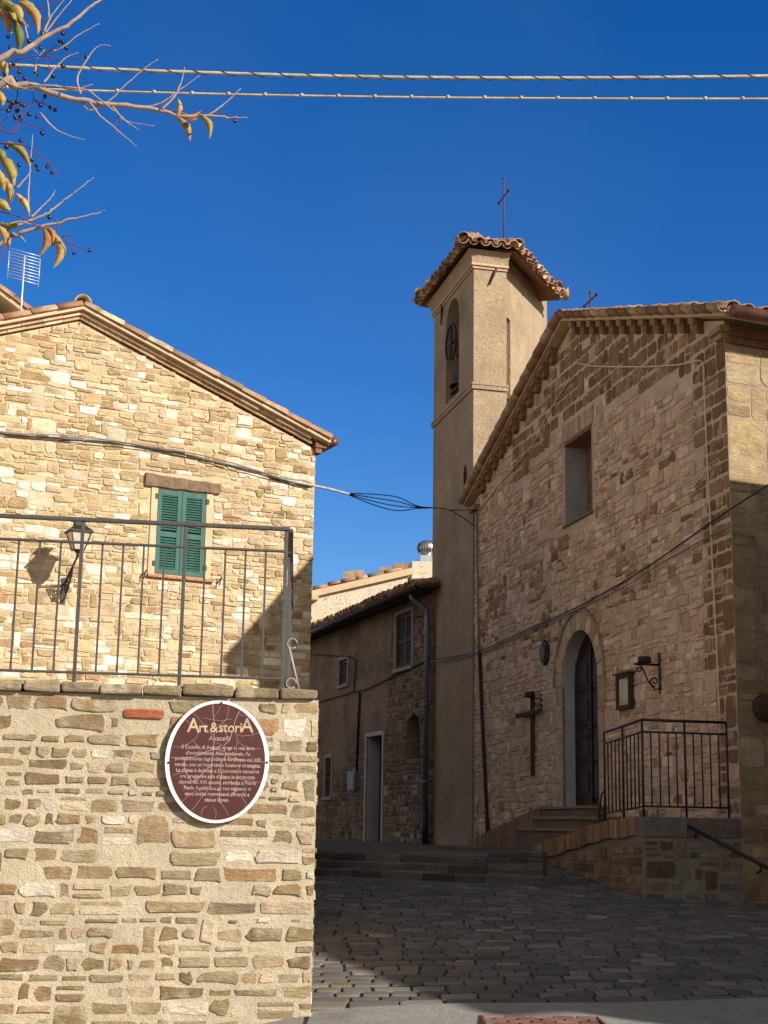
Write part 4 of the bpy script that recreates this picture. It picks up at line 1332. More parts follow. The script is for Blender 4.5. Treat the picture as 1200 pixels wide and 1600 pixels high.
# small iron cross on the church ridge
def iron_cross(name, label, base, height, arm_dir, arm, r_):
    t = thing(name, label, 'cross', base)
    b_ = MB()
    b_.tube([base - V((0, 0, .15)), base + V((.0, 0, height))], r_, 6)
    b_.lathe([(.004, 0), (r_ * 2.2, .03), (.004, .07)], base + V((0, 0, height - .01)), 8)
    b_.build('shaft', 'rust', t)
    b_ = MB()
    c = base + V((0, 0, height * .74))
    b_.tube([c - arm_dir * arm, c + arm_dir * arm], r_, 6)
    for sg in (-1, 1): b_.lathe([(.004, -.04), (r_ * 2.2, 0), (.004, .03)], c + arm_dir * arm * sg, 8, 0, None, arm_dir)
    b_.build('arm', 'rust', t)
    return t, b_
q = F((AX - .02, 0, 0)) + d2 * .33
zc = onp(916, 490, q, V((0, -1, 0))).z
iron_cross('roof_cross', 'small rusty iron cross on the ridge of the church gable', V((q.x, q.y, 9.22)), onp(913, 459, q, V((0, -1, 0))).z - 9.22, F.ex, .27, .013)

# ================================================================== BELL TOWER
T0 = F((10.5, 0, 0))
P1 = T0 + V((math.cos(R(14.8)), math.sin(R(14.8)), 0)) * .66
P2 = P1 + V((.407, .914, 0)) * 2.5
P1b = P1 - V((.914, -.407, 0)) * .22
P2b = P1b + V((.407, .914, 0)) * 3.25
P3 = F((13.45, 0, 0))
TL, TF_, TR = Fr(T0, R(102.7), True), Fr(T0, R(14.8)), Fr(P1b, R(66))
bt = thing('bell_tower', 'tall plastered bell tower with an arched bell opening and a tiled cap', 'bell tower', T0 + V((0, 0, 1.0)))
WT = 12.10
ox0, ox1 = 1.03, 2.0
orr = (ox1 - ox0) / 2
oc = (ox0 + ox1) / 2
bell_hole = [(ox0, 9.86), (ox0, 11.45)] + [(oc - orr * math.cos(math.pi * k / 12), 11.45 + orr * math.sin(math.pi * k / 12)) for k in range(1, 12)] + [(ox1, 11.45), (ox1, 9.86)]
slit = [(.02, 8.0), (.36, 8.0), (.36, 11.32), (.02, 11.32)]
mb = MB(TL)
mb.panel([(0, .8), (2.95, .8), (2.95, WT), (0, WT)], [bell_hole], depth=.32)
mb.T, mb.flip = TF_, False
mb.panel([(0, .8), (.66, .8), (.66, WT), (0, WT)])
mb.T = TR
mb.panel([(0, .8), (3.25, .8), (3.25, WT + .5), (0, WT + .5)], [[(.50, 8.0), (.86, 8.0), (.86, 11.35), (.50, 11.35)]], depth=.5)
mb.add([(.4, -.5, 7.9), (1, -.5, 7.9), (1, -.5, 11.5), (.4, -.5, 11.5)], [(0, 1, 2, 3)])
mb.T = lambda p: V(p)
bkv = [P2, P3]
mb.add([(P2b.x, P2b.y, .8), (P3.x, P3.y, .8), (P3.x, P3.y, WT + .3), (P2b.x, P2b.y, WT + .3)], [(0, 1, 2, 3)])
mb.add([(P1.x, P1.y, .8), (P1b.x, P1b.y, .8), (P1b.x, P1b.y, WT + .3), (P1.x, P1.y, WT + .3)], [(0, 1, 2, 3)])
mb.add([(p.x, p.y, 9.7) for p in (T0, P1b, P2b, P3)] + [(p.x, p.y, WT - .02) for p in (T0, P1b, P2b, P3)], [(0, 1, 2, 3), (4, 5, 6, 7)])
mb.build('wall', 'tower_plaster', bt, recalc=False)
ring_pts = [T0, P1, P2, P3]
def offset_poly(P, d):
    out = []
    n = len(P)
    for i in range(n):
        a, b, c = P[i - 1], P[i], P[(i + 1) % n]
        e1, e2 = (b - a).normalized(), (c - b).normalized()
        n1, n2 = V((e1.y, -e1.x, 0)), V((e2.y, -e2.x, 0))
        k = (n1 + n2)
        k = k / (k.dot(n1)) if k.length > 1e-4 else n1
        out.append(b + k * d)
    return out
def band(mb_, P, d0, d1, z0, z1, mi=0, col=None):
    for i in (0, 3):
        o0, o1 = offset_poly(P, d0), offset_poly(P, d1)
        j = (i + 1) % len(P)
        vs_ = [(o0[i].x, o0[i].y, z0), (o0[j].x, o0[j].y, z0), (o1[j].x, o1[j].y, z0), (o1[i].x, o1[i].y, z0)]
        vs_ += [(x, y, z1) for x, y, _ in vs_]
        mb_.add(vs_, [(3, 2, 1, 0), (4, 5, 6, 7), (0, 1, 5, 4), (1, 2, 6, 5), (2, 3, 7, 6), (3, 0, 4, 7)], mi, col)
mb = MB()
band(mb, ring_pts, -.05, .035, 9.62, 9.70)
band(mb, ring_pts, -.05, .05, 9.70, 9.735)
mb.build('string_course', 'tower_plaster', bt)
mb = MB()
band(mb, ring_pts, -.05, .03, 12.02, 12.07, 0, (.46, .30, .19))
band(mb, ring_pts, -.05, .06, 12.075, 12.12, 0, (.50, .35, .22))
mb.build('cornice', 'brick', bt)
# flared soffit and roof
e0, e1_ = offset_poly(ring_pts, .05), offset_poly(ring_pts, .14)
EZ = 12.36
mb = MB()
for i in (0, 3):
    j = (i + 1) % 4
    r0_, r1_ = [], []
    for t in range(6):
        q = t / 5
        k = 1 - math.cos(q * math.pi / 2)
        a, b = e0[i].lerp(e1_[i], k), e0[j].lerp(e1_[j], k)
        zz = 12.115 + (EZ - 12.115) * math.sin(q * math.pi / 2)
        r0_.append((a.x, a.y, zz))
        r1_.append((b.x, b.y, zz))
    mb.add(r0_ + r1_, [(t, t + 1, 6 + t + 1, 6 + t) for t in range(5)], 0, None, True)
mb.build('soffit', 'tower_plaster', bt)
e2 = offset_poly(ring_pts, .23)
apx = (T0 + P1 + P2 + P3) / 4
apx = V((apx.x - .1, apx.y + .1, 13.0))
mb = MB()
for zo in (.0, .05):
    mb.add([(p.x, p.y, EZ + .01 + zo) for p in e2] + [(apx.x, apx.y, apx.z + zo)], [(0, 1, 4), (1, 2, 4), (2, 3, 4), (3, 0, 4)])
troof = mb.build('roof', 'eave_wood', bt, recalc=False)
mb = MB()
e3 = offset_poly(ring_pts, .30)
for i in range(4):
    j = (i + 1) % 4
    a, b = V((e3[i].x, e3[i].y, EZ + .03)), V((e3[j].x, e3[j].y, EZ + .03))
    ed = (b - a).normalized()
    mid = (a + b) / 2
    inn = V((-ed.y, ed.x, 0))
    dist = (apx - mid).dot(inn)
    us = inn * dist + V((0, 0, apx.z - EZ))
    # tiles get shorter toward the hips
    n = max(2, round((b - a).length / .24))
    for k in range(n):
        for conv in (True, False):
            t = (k + (.5 if conv else .02)) / n
            p = a.lerp(b, t)
            ta, tb = (p - a).length, (b - p).length
            lim = us.length * min(1, min(ta, tb) / max(.2, (b - a).length * .5) + .12)
            q = 0
            of = rnd.uniform(-.05, .05)
            while q < lim - .1:
                barrel(mb, p + us.normalized() * (q + of) + V((0, 0, .05 if conv else .085)) + V((0, 0, rnd.uniform(-.012, .012))), us, V((0, 0, 1)), min(.44, lim - q + .1), .105, .088, conv, .016)
                q += .36
for i in range(4):
    p = V((e3[i].x, e3[i].y, EZ + .13))
    d = apx + V((0, 0, .12)) - p
    q = .0
    while q < d.length - .1:
        barrel(mb, p + d.normalized() * q, d, V((0, 0, 1)), .46, .12, .10, True, .016)
        q += .38
mb.build('roof_tiles', 'tile', troof, recalc=False)
for fr_, u, v, a, ln in ((TL, 690, 487, R(80), .55), (TF_, 771, 430, R(68), .45), (TL, 726, 745, R(84), .45)):
    c = fr_.pt(u, v, .03)
    mb = MB()
    dv = fr_.ex * math.cos(a) * (-1 if fr_.flip else 1) + V((0, 0, 1)) * math.sin(a)
    mb.tube([c - dv * ln / 2, c + dv * ln * .1, c + dv * ln / 2], [.012, .026, .012], 6)
    mb.build('wall_anchor', 'iron', bt)
cbs = V((apx.x, apx.y, apx.z))
tc_ = atY(787, 372, apx.y)
iron_cross('tower_cross', 'tall thin rusty iron cross standing on top of the bell tower roof', V((tc_.x, apx.y, apx.z + .05)), atY(783, 280, apx.y).z - apx.z - .05, F.ex, .32, .016)
# bell with its wheel in the opening
bc = TL((oc, -.15, 11.05))
bell = thing('church_bell', 'dark bronze bell with an iron wheel hanging in the tower opening', 'bell', bc)
mb = MB()
mb.lathe([(.03, .02), (.10, 0), (.16, -.06), (.19, -.25), (.24, -.42), (.33, -.55), (.34, -.60), (.28, -.58)], TL((oc + .08, -.30, 10.75)), 22)
mb.build('bell_body', 'brass', bell)
mb = MB()
wheel = [TL((oc + .38 * math.cos(2 * math.pi * k / 32), .03, 11.02 + .38 * math.sin(2 * math.pi * k / 32))) for k in range(33)]
mb.tube(wheel, .022, 6, cap=False)
for k in range(2):
    a = math.pi * k / 2 + .1
    mb.tube([TL((oc - .37 * math.cos(a), .03, 11.02 - .37 * math.sin(a))), TL((oc + .37 * math.cos(a), .03, 11.02 + .37 * math.sin(a)))], .020, 6)
mb.build('wheel', 'iron', bell)
mb = MB()
mb.obox(TL((oc, -.25, 10.95)), TL.ex * .42, TL.ey * .06, V((0, 0, .09)))
mb.obox(TL((oc, -.12, 10.10)), TL.ex * .47, TL.ey * .03, V((0, 0, .03)))
mb.tube([TL((oc, .03, 11.02)), TL((oc, -.3, 10.98))], .03, 8)
mb.build('yoke', 'wood', bell)

# ================================================================== HOUSE IN THE ALLEY
A = Fr((-.208, 32.95), R(108.7), True)
ah = thing('alley_house', 'shaded two storey house at the end of the alley with a dark open doorway', 'house', (-.208, 32.95, 1.2))
ad0, adz = A.loc(596, 1320, 0)[0], A.loc(585, 1150)[1]
ad1 = A.loc(571, 1320)[0]
def rect(u0, v0, u1, v1):
    x0, z0 = A.loc(u1, (v0 + v1) / 2)[0], A.loc((u0 + u1) / 2, v1)[1]
    x1, z1 = A.loc(u0, (v0 + v1) / 2)[0], A.loc((u0 + u1) / 2, v0)[1]
    return x0, x1, z0, z1
w1, w2, w3 = rect(620, 958, 645, 1043), rect(531, 1031, 544, 1070), rect(509, 1184, 519, 1245)
R4 = lambda q: [(q[0], q[2]), (q[1], q[2]), (q[1], q[3]), (q[0], q[3])]
dh = (ad0, ad1, .9, adz)
niche = [(-3.144, 2.879), (-2.312, 2.879), (-2.312, 3.342), (-2.428, 3.689), (-2.751, 3.827), (-3.029, 3.689), (-3.144, 3.342)]
AE = 6.14
mb = MB(A)
mb.panel([(A.loc(677, 1100)[0], .8), (9, .8), (9, AE), (A.loc(677, 1100)[0], AE)], [R4(w1), R4(w2), R4(w3), R4(dh), niche], depth=.35, mi=0)
AR = A.loc(678, 1100)[0]
ARr = A.loc(677, 920, .48)[0] + .85
kr = (677 - 600) / 2362 - .001                      # the back of the house runs on behind the tower
er = A((AR, 0, 0))
bkp = [A((AR, -4.5, 0)), A((4, -4.5, 0)), A((9, -4.5, 0))]
ft = [er] + bkp + [A((9, 0, 0))]
mb.add([(p.x, p.y, .8) for p in ft] + [(p.x, p.y, AE) for p in ft], [(i, i + 5, i + 6, i + 1) for i in range(4)] + [(5, 6, 7, 8, 9)], T=False)
mb.box(-3.2, -2.25, -.4, -.34, 2.8, 3.9)
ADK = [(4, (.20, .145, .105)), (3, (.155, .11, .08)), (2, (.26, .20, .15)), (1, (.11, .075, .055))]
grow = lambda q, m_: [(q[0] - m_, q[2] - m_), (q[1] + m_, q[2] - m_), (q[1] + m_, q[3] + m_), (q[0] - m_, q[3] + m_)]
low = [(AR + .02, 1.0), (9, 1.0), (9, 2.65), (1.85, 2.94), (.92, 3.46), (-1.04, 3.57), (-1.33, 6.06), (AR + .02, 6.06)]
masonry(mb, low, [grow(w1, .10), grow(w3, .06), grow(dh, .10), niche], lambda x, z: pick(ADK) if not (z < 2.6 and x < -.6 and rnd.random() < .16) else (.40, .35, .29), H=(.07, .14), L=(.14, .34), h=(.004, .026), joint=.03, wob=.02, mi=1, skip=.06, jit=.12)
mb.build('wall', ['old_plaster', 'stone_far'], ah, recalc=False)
mb = MB(A)
for sx in (ad0 - .09, ad1 + .005): mb.box(sx, sx + .085, -.02, .03, 1.15, adz + .08)
mb.box(ad0 - .005, ad1 + .005, -.02, .03, adz, adz + .085)
mb.box(ad1 - .03, ad1 + .004, -.34, -.021, 1.15, adz)
fr_ = mb.build('door_frame', 'jamb', ah)
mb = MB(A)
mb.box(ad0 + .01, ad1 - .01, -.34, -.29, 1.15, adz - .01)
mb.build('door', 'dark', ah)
def brown_window(q, parent_label=None, frame=.08):
    mb_ = MB(A)
    for a, b, c, d in ((q[0] - frame, q[0], q[2] - frame, q[3] + frame), (q[1], q[1] + frame, q[2] - frame, q[3] + frame), (q[0], q[1], q[3], q[3] + frame)): mb_.box(a, b, -.05, .035, c, d)
    mb_.box(q[0] - frame * 1.4, q[1] + frame * 1.4, -.05, .07, q[2] - .07, q[2] - .001)
    w_ = mb_.build('window', 'grey_trim', ah)
    m_ = (q[0] + q[1]) / 2
    if q[1] - q[0] > .7:
        shutter(A, q[0], m_ - .01, q[2], q[3], -.02, 'brown_shutter', w_, (.5,), .07, .07)
        shutter(A, m_ + .01, q[1], q[2], q[3], -.02, 'brown_shutter', w_, (.5,), .07, .07)
    else:
        shutter(A, q[0], q[1], q[2], q[3], -.02, 'brown_shutter', w_, (.5,), .06, .06)
for q in (w1, w2, w3): brown_window(q)
up17 = -A.ey * math.cos(R(8)) + V((0, 0, 1)) * math.sin(R(8))
def roof_len(x):                                   # how far the roof runs up before it meets the tower
    return 5.0
mb = MB(A)
rows = [ARr + (9 - ARr) * k / 12 for k in range(13)]
vs, fs = [], []
for x in rows:
    l = roof_len(x)
    for yy, zz in ((.45, 0), (.45 - l, l * .14)):
        vs += [(x, yy, AE + .0 + zz), (x, yy, AE + .05 + zz)]
for k in range(12):
    b = 4 * k
    fs += [(b, b + 4, b + 6, b + 2), (b + 1, b + 3, b + 7, b + 5), (b, b + 1, b + 5, b + 4), (b + 2, b + 6, b + 7, b + 3)]
fs += [(0, 2, 3, 1), (48, 49, 51, 50)]
mb.add(vs, fs)
aroof = mb.build('roof', 'wood', ah)
mb = MB()
x = ARr + .12
while x < 9:
    for conv in (True, False):
        p = A((x + (.12 if conv else 0), .52, AE + .06)) + V((0, 0, .055 if conv else .085 + rnd.uniform(-.01, .01)))
        l, q, of = roof_len(x) * 1.02, 0, rnd.uniform(-.05, .05)
        while q < min(l, 1.6):
            barrel(mb, p + up17 * (q + of), up17, V((0, 0, 1)), max(.12, min(.44, l - q)), .10, .085, conv)
            q += .36
    x += .24
mb.build('roof_tiles', 'tile', aroof, recalc=False)
mb = MB()
mb.tube([A((ARr + .03, .52, AE + .0)), A((9, .52, AE - .03))], .065, 8)
mb.build('gutter', 'iron', ah)
dpx = A.loc(666, 1100, .1)[0]
mb = MB()
mb.tube([A((dpx, .45, AE - .03)), A((dpx, .42, AE - .15)), A((dpx, .12, AE - .35)), A((dpx, .10, AE - .5)), A((dpx, .10, 1.95))], .052, 10)
for zz in (2.4, 3.9, 5.3): mb.lathe([(.06, -.03), (.06, .03)], A((dpx, .10, zz)), 10)
mb.build('downpipe', 'zinc', ah)
mb = MB()
mb.tube([A((dpx, .10, 1.96)), A((dpx, .10, 1.15))], .062, 10)
mb.build('pipe_foot', 'iron', ah)
# cables stapled along it
cg = thing('alley_cables', 'thin dark cables stapled across the front of the shaded alley house', 'cable', A((2, .04, 3)))
for px in ([(488, 1023), (545, 1026), (556, 1032), (553, 1080), (549, 1082)], [(492, 1099), (549, 1082), (570, 1078), (672, 1030)], [(562, 1082), (560, 1120), (556, 1232)]):
    mb = MB()
    mb.tube([A.pt(u, v, .04) for u, v in px], .016 if px[0][0] != 562 else .03, 5)
    mb.build('cable', 'cable_black', cg)
# meter box beside the door
q = rect(549, 1205, 560, 1235)
mb = MB(A)
mb.box(q[0], q[1], .0, .10, q[2], q[3])
mb.box(q[0] + .03, q[1] - .03, .10, .112, q[2] + .03, q[3] - .03)
tag(mb.build('meter_box', 'zinc', None, A((q[0], 0, q[2])), bevel=.01), 'small grey meter box on the alley wall left of the open doorway', 'meter box')

# ================================================================== PALE PLASTERED HOUSE BEHIND
pp = atY(560, 960, 40.0)
PH = Fr((pp.x, 40.0), R(8))
L0, L1 = PH.loc(470, 931), PH.loc(637, 893)
ph = thing('plastered_house', 'sunlit pale plastered house behind the alley with a sloping tiled edge', 'house', PH((L0[0], 0, 1.2)))
mb = MB(PH)
mb.prism([(L0[0] - 3, 1.2), (L1[0], 1.2), (L1[0], L1[1] - .12), (L0[0], L0[1] - .12), (L0[0] - 3, L0[1] - .8)], -7, 0)
mb.build('wall', 'pale_plaster', ph)
mb = MB(PH)
sl_ = (L1[1] - L0[1]) / (L1[0] - L0[0])
xk = L0[0] - 2
mb.prism([(xk, L0[1] - 2 * sl_ - .12), (L1[0] + .12, L1[1] + .12 * sl_ - .12), (L1[0] + .12, L1[1] + .12 * sl_ + .06), (xk, L0[1] - 2 * sl_ + .06)], -7.2, .14)
proof = mb.build('roof', 'trim', ph)
mb = MB()
dsl = (PH((L1[0], 0, L1[1])) - PH((L0[0], 0, L0[1]))).normalized()
for k in range(12):
    q = 0
    while q < L1[0] - xk - .32:
        barrel(mb, PH((xk, .02 - .24 * k, L0[1] - 2 * sl_ + .07)) + dsl * (q + rnd.uniform(-.05, .05)) + V((0, 0, rnd.uniform(-.01, .025))), dsl, V((0, 0, 1)), .48, .11, .09)
        q += .40
mb.build('roof_tiles', 'tile', proof, recalc=False)
for u, v, w_ in ((553, 899, .30), (602, 893, .16), (626, 887, .22)):
    c = PH.pt(u, v, -.1)
    mb = MB()
    a = rnd.uniform(-.3, .5)
    mb.obox(c, V((math.cos(a), 0, math.sin(a) * .4)) * w_, V((0, .16, 0)), V((-math.sin(a) * .05, 0, .10)), 0, pick(TILE_T))
    mb.build('loose_tile', 'tile', proof, recalc=False)
mb = MB(PH)
mb.box(L0[0] - .05, L0[0] + .25, .0, .26, L0[1] - .34, L0[1] - .12)
mb.box(L0[0] - .05, L0[0] + .45, .0, .30, L0[1] - .13, L0[1] - .02)
mb.build('corbel', 'trim', ph)
# chimney with a steel cowl
c0_, c1_ = PH.loc(643, 928, -.6), PH.loc(681, 878, -.6)
cm = thing('chimney', 'square plastered chimney topped by a shiny round steel cowl behind the alley roof', 'chimney', PH((c0_[0], -.6, c0_[1] - 1)))
mb = MB(PH)
mb.box(c0_[0], c0_[0] + .85, -1.45, -.6, c0_[1] - 2.5, c1_[1])
mb.build('stack', 'pale_plaster', cm, bevel=.015)
mb = MB(PH)
mb.box(c0_[0] + .26, c0_[0] + .80, -1.3, -.72, c1_[1] + .002, c1_[1] + .20)
mb.build('collar', 'steel', cm)
cx_ = PH((c0_[0] + .50, -1.02, c1_[1] + .2))
mb = MB()
mb.lathe([(.17, 0), (.17, .06), (.24, .14), (.27, .26), (.24, .38), (.14, .46), (.03, .48)], cx_, 20)
mb.build('cowl', 'steel', cm)
mb = MB()
for k in range(20):
    a = 2 * math.pi * k / 20
    mb.tube([cx_ + V((math.cos(a) * r_, math.sin(a) * r_, h)) for r_, h in ((.245, .13), (.278, .26), (.245, .38), (.15, .455))], .010, 4)
mb.build('cowl_fins', 'iron', cm)

# ================================================================== CABLES
def smooth_path(P, n=6):
    out = []
    for i in range(len(P) - 1):
        p0_, p1_, p2_, p3_ = P[max(i - 1, 0)], P[i], P[i + 1], P[min(i + 2, len(P) - 1)]
        for k in range(n):
            t = k / n
            out.append(.5 * ((2 * p1_) + (p2_ - p0_) * t + (2 * p0_ - 5 * p1_ + 4 * p2_ - p3_) * t * t + (3 * p1_ - p0_ - 3 * p2_ + p3_) * t ** 3))
    return out + [P[-1]]
def at_depths(px): return smooth_path([atY(u, v, Y) for u, v, Y in px], 14)
def cable_obj(name, label, path, r_, m_, cat='cable', n=8):
    mb_ = MB()
    mb_.tube(path, r_, n)
    return tag(mb_.build(name, m_, None, path[0]), label, cat)
# two overhead cables close to the camera
pa = at_depths([(-160, 93, 7.0), (0, 101, 7.0), (300, 113, 7.0), (600, 120.5, 7.0), (900, 122, 7.0), (1200, 119, 7.0), (1380, 115, 7.0)])
t = thing('overhead_cable', 'thick pale overhead cable wound with dark wire, upper of the two across the sky', 'cable', pa[0])
mb = MB()
mb.tube(pa, .0092, 10)
mb.build('core', 'cable_pale', t)
mb = MB()
tot = 0
wp = []
fine = smooth_path(pa, 10)
for i, p in enumerate(fine):
    if i: tot += (p - fine[i - 1]).length
    a = tot / .135 * 2 * math.pi + 1.1 * math.sin(tot * 2.3) + .6 * math.sin(tot * 5.1)
    wp.append(p + V((0, math.cos(a), math.sin(a))) * .0100)
mb.tube(wp, .0022, 4)
mb.tube([p + V((0, .003, .0105)) for p in pa], .0034, 6)
mb.build('lashing_wire', 'cable_black', t)
pb = at_depths([(-160, 130, 7.4), (0, 137, 7.4), (300, 146, 7.4), (600, 151.5, 7.4), (900, 154, 7.4), (1200, 154.5, 7.4), (1380, 153, 7.4)])
t = thing('overhead_cable', 'thinner pale overhead cable with small clips, lower of the two across the sky', 'cable', pb[0])
mb = MB()
mb.tube(pb, .0068, 8)
mb.tube([p + V((0, 0, .0085)) for p in pb], .003, 6, 1)
mb.build('core', ['cable_pale', 'cable_black'], t)
last = None
for i, p in enumerate(smooth_path(pb, 6)):
    if last is None or (p - last).length > .195:
        mb = MB()
        mb.lathe([(.010, -.009), (.0115, 0), (.010, .009)], p + V((0, 0, .003)), 8, 0, None, (1, 0, 0))
        last = p
        mb.build('clip', 'cable_pale', t)
# bundle along the house wall and across to the church
hp = [H.pt(u, v, .04) for u, v in ((-150, 648), (0, 676), (110, 685), (200, 694), (300, 712), (400, 737), (445, 750), (486, 758))]
far = F.pt(745, 822, .06)
mids = [atY(545, 772, 22.2), atY(600, 787, 23.4), atY(655, 793, 24.6), atY(700, 796, 25.6)]
path = smooth_path(hp, 8)
t = thing('wall_cables', 'bundle of thin cables running down the sunlit house wall and crossing to the church', 'cable', hp[0])
for k, (off, r_, m_) in enumerate(((0, .012, 'cable_grey'), (.024, .010, 'cable_grey'), (-.022, .009, 'cable_black'))):
    mb = MB()
    mb.tube([p + V((0, 0, off + .012 * math.sin(i * .35 + k * 2))) - H.ey * (-.01 * k) for i, p in enumerate(path)], r_, 6)
    mb.build('wall_run', m_, t)
mb = MB()
mb.tube(smooth_path([hp[-2], hp[-1], atY(515, 764, 21.6), mids[0]], 6), .019, 7)
mb.build('crossing_sheath', 'cable_pale', t)
for k, dv in enumerate((-12, -5, 2, 9)):
    mb = MB()
    mb.tube(smooth_path([atY(540, 771, 22.1), atY(585, 782 + dv * .8, 23.0), atY(622, 789 + dv, 23.9), atY(655, 793 + dv * .15, 24.7), atY(702, 797, 25.4), F.pt(742, 822, .08)], 8), .0085, 5)
    mb.build('crossing_wire', 'cable_black', t)
mb = MB()
mb.tube(smooth_path([atY(702, 797, 25.4), F.pt(744, 797, .07)], 4), .008, 5)
mb.build('crossing_wire', 'cable_black', t)
# two black cables across the church front
p1 = [atY(1290, 700, 14.5), F.pt(1150, 790, .12), F.pt(1110, 817, .05), F.pt(1000, 893, .05), F.pt(905, 947, .05), F.pt(830, 981, .05), F.pt(752, 1016, .06), TL.pt(700, 1028, .06), A.pt(672, 1031, .12)]
p2 = [atY(1290, 730, 14.5), F.pt(1150, 817, .12), F.pt(1112, 836, .05), F.pt(1040, 876, .07), F.pt(975, 917, .08), F.pt(905, 951, .06), F.pt(830, 984, .06), F.pt(752, 1019, .06), TL.pt(700, 1031, .06), A.pt(672, 1033, .12)]
cable_obj('facade_cable', 'upper of the two dark cables sagging across the shaded church front', smooth_path(p1, 8), .010, 'cable_black')
cable_obj('facade_cable', 'lower of the two dark cables sagging across the shaded church front', smooth_path(p2, 8), .010, 'cable_grey')
p3 = [F.pt(u, v, .04) for u, v in ((897, 566), (925, 572), (960, 573), (1010, 573), (1060, 570), (1093, 563), (1099, 568), (1101, 620), (1104, 700), (1108, 780), (1111, 835), (1115, 920), (1119, 1000), (1123, 1090), (1126, 1160))]
cable_obj('pale_conduit', 'pale thin conduit running up the right side of the church front and under its gable', p3, .0115, 'conduit')
p4 = [F.pt(u, v, .03) for u, v in ((897, 590), (885, 600), (860, 640), (835, 690), (812, 720), (780, 757), (748, 798), (746, 830))]
cable_obj('slanting_cable', 'thin pale cable slanting up the left half of the church gable', p4, .010, 'conduit')
p5 = [F.pt(u, v, .05) for u, v in ((745, 797), (745, 850), (747, 950), (748, 1018))]
p6 = [F.pt(u, v, .05) for u, v in ((749, 1018), (752, 1100), (757, 1200), (761, 1285), (763, 1308))]
t = thing('facade_downpipe', 'narrow dark pipe in the corner between bell tower and church front', 'pipe', p6[-1])
mb = MB()
mb.tube(p5, .018, 7)
mb.build('conduit', 'cable_grey', t)
mb = MB()
mb.tube(p6, .032, 8)
mb.build('pipe', 'iron', t)

# reddish paved cover in the asphalt
mb = MB()
q0, q1 = atY(755, 1590, 8.75), atY(932, 1590, 8.75)
tp_ = thing('paved_cover', 'reddish brick paved square cover set in the asphalt at the bottom edge', 'access cover', (q0.x, 8, .47))
xk, row = q0.x, 0
yk = 8.78
while yk > 8.1:
    x = q0.x + (.06 if row % 2 else 0)
    while x < q1.x:
        w_ = min(.125, q1.x - x)
        zz = g(x, yk) + .014
        mb.box(x, x + w_ - .01, yk - .068, yk - .006, zz, zz + .012, 0, pick([(3, (.17, .09, .075)), (2, (.22, .13, .11)), (1, (.13, .075, .065))]), .002)
        x += .132
    yk -= .072
    row += 1
mb.build('paving', 'brick', tp_)
mb = MB()
for a, b in ((q0.x - .02, q0.x - .006), (q1.x + .0, q1.x + .014)): mb.box(a, b, 8.06, 8.79, .40, g(0.9, 8.79) + .022)
mb.build('frame', 'rust', tp_)

# ================================================================== TREE AT THE TOP LEFT
tr = thing('berry_tree', 'nearly bare tree reaching in at the top left with yellow drooping leaves and dark berries', 'tree', (-2.75, 5.2, g(-2.75, 5.2)))
TY = 5.0
def tp2(x, y, Y=TY): return atY(x / 2.857, y / 2.857, Y)
mb = MB()
mb.tube(smooth_path([V((-2.75, 5.2, .2)), V((-2.7, 5.15, 1.2)), V((-2.78, 5.2, 2.3)), V((-2.65, 5.1, 3.4)), V((-2.5, 5.05, 4.6)), V((-2.55, 5.1, 5.6))], 5), [.14 - .1 * i / 25 for i in range(26)], 10)
mb.build('trunk', 'trunk_bark', tr)
def branch(pts, ra, rb, name='branch', m_='bark', jit=.0):
    P = smooth_path(pts, 5)
    P = [p + V((rnd.uniform(-1, 1), rnd.uniform(-1, 1), rnd.uniform(-1, 1))) * jit for p in P]
    mb_ = MB()
    ra, rb = ra * .82, rb * .85
    mb_.tube(P, [ra + (rb - ra) * i / (len(P) - 1) for i in range(len(P))], 7)
    return mb_.build(name, m_, tr)
off = V((-2.62, 5.1, 0))
def limb(z): return V((-2.6, 5.1, z))
branch([limb(3.55), V((-1.9, 5.05, 3.75))] + [tp2(x, y) for x, y in ((-20, 392), (60, 388), (130, 378), (250, 420), (400, 455), (600, 476), (740, 498), (800, 520), (960, 518), (1040, 524), (1100, 526))], .022, .0018, jit=.003)
branch([limb(3.6), V((-1.9, 4.95, 3.85))] + [tp2(x, y, 4.9) for x, y in ((-20, 275), (100, 232), (200, 165), (300, 115), (400, 32), (455, -5))], .02, .004, jit=.003)
branch([limb(3.0), V((-1.9, 5.1, 3.2))] + [tp2(x, y, 5.1) for x, y in ((-20, 1105), (80, 1045), (180, 1015), (300, 985), (400, 962), (470, 940))], .016, .0015, jit=.003)
branch([limb(3.02), V((-1.9, 5.15, 3.25))] + [tp2(x, y, 5.15) for x, y in ((-20, 1055), (90, 1000), (190, 965), (260, 915), (330, 860), (420, 790))], .013, .0013, jit=.003)
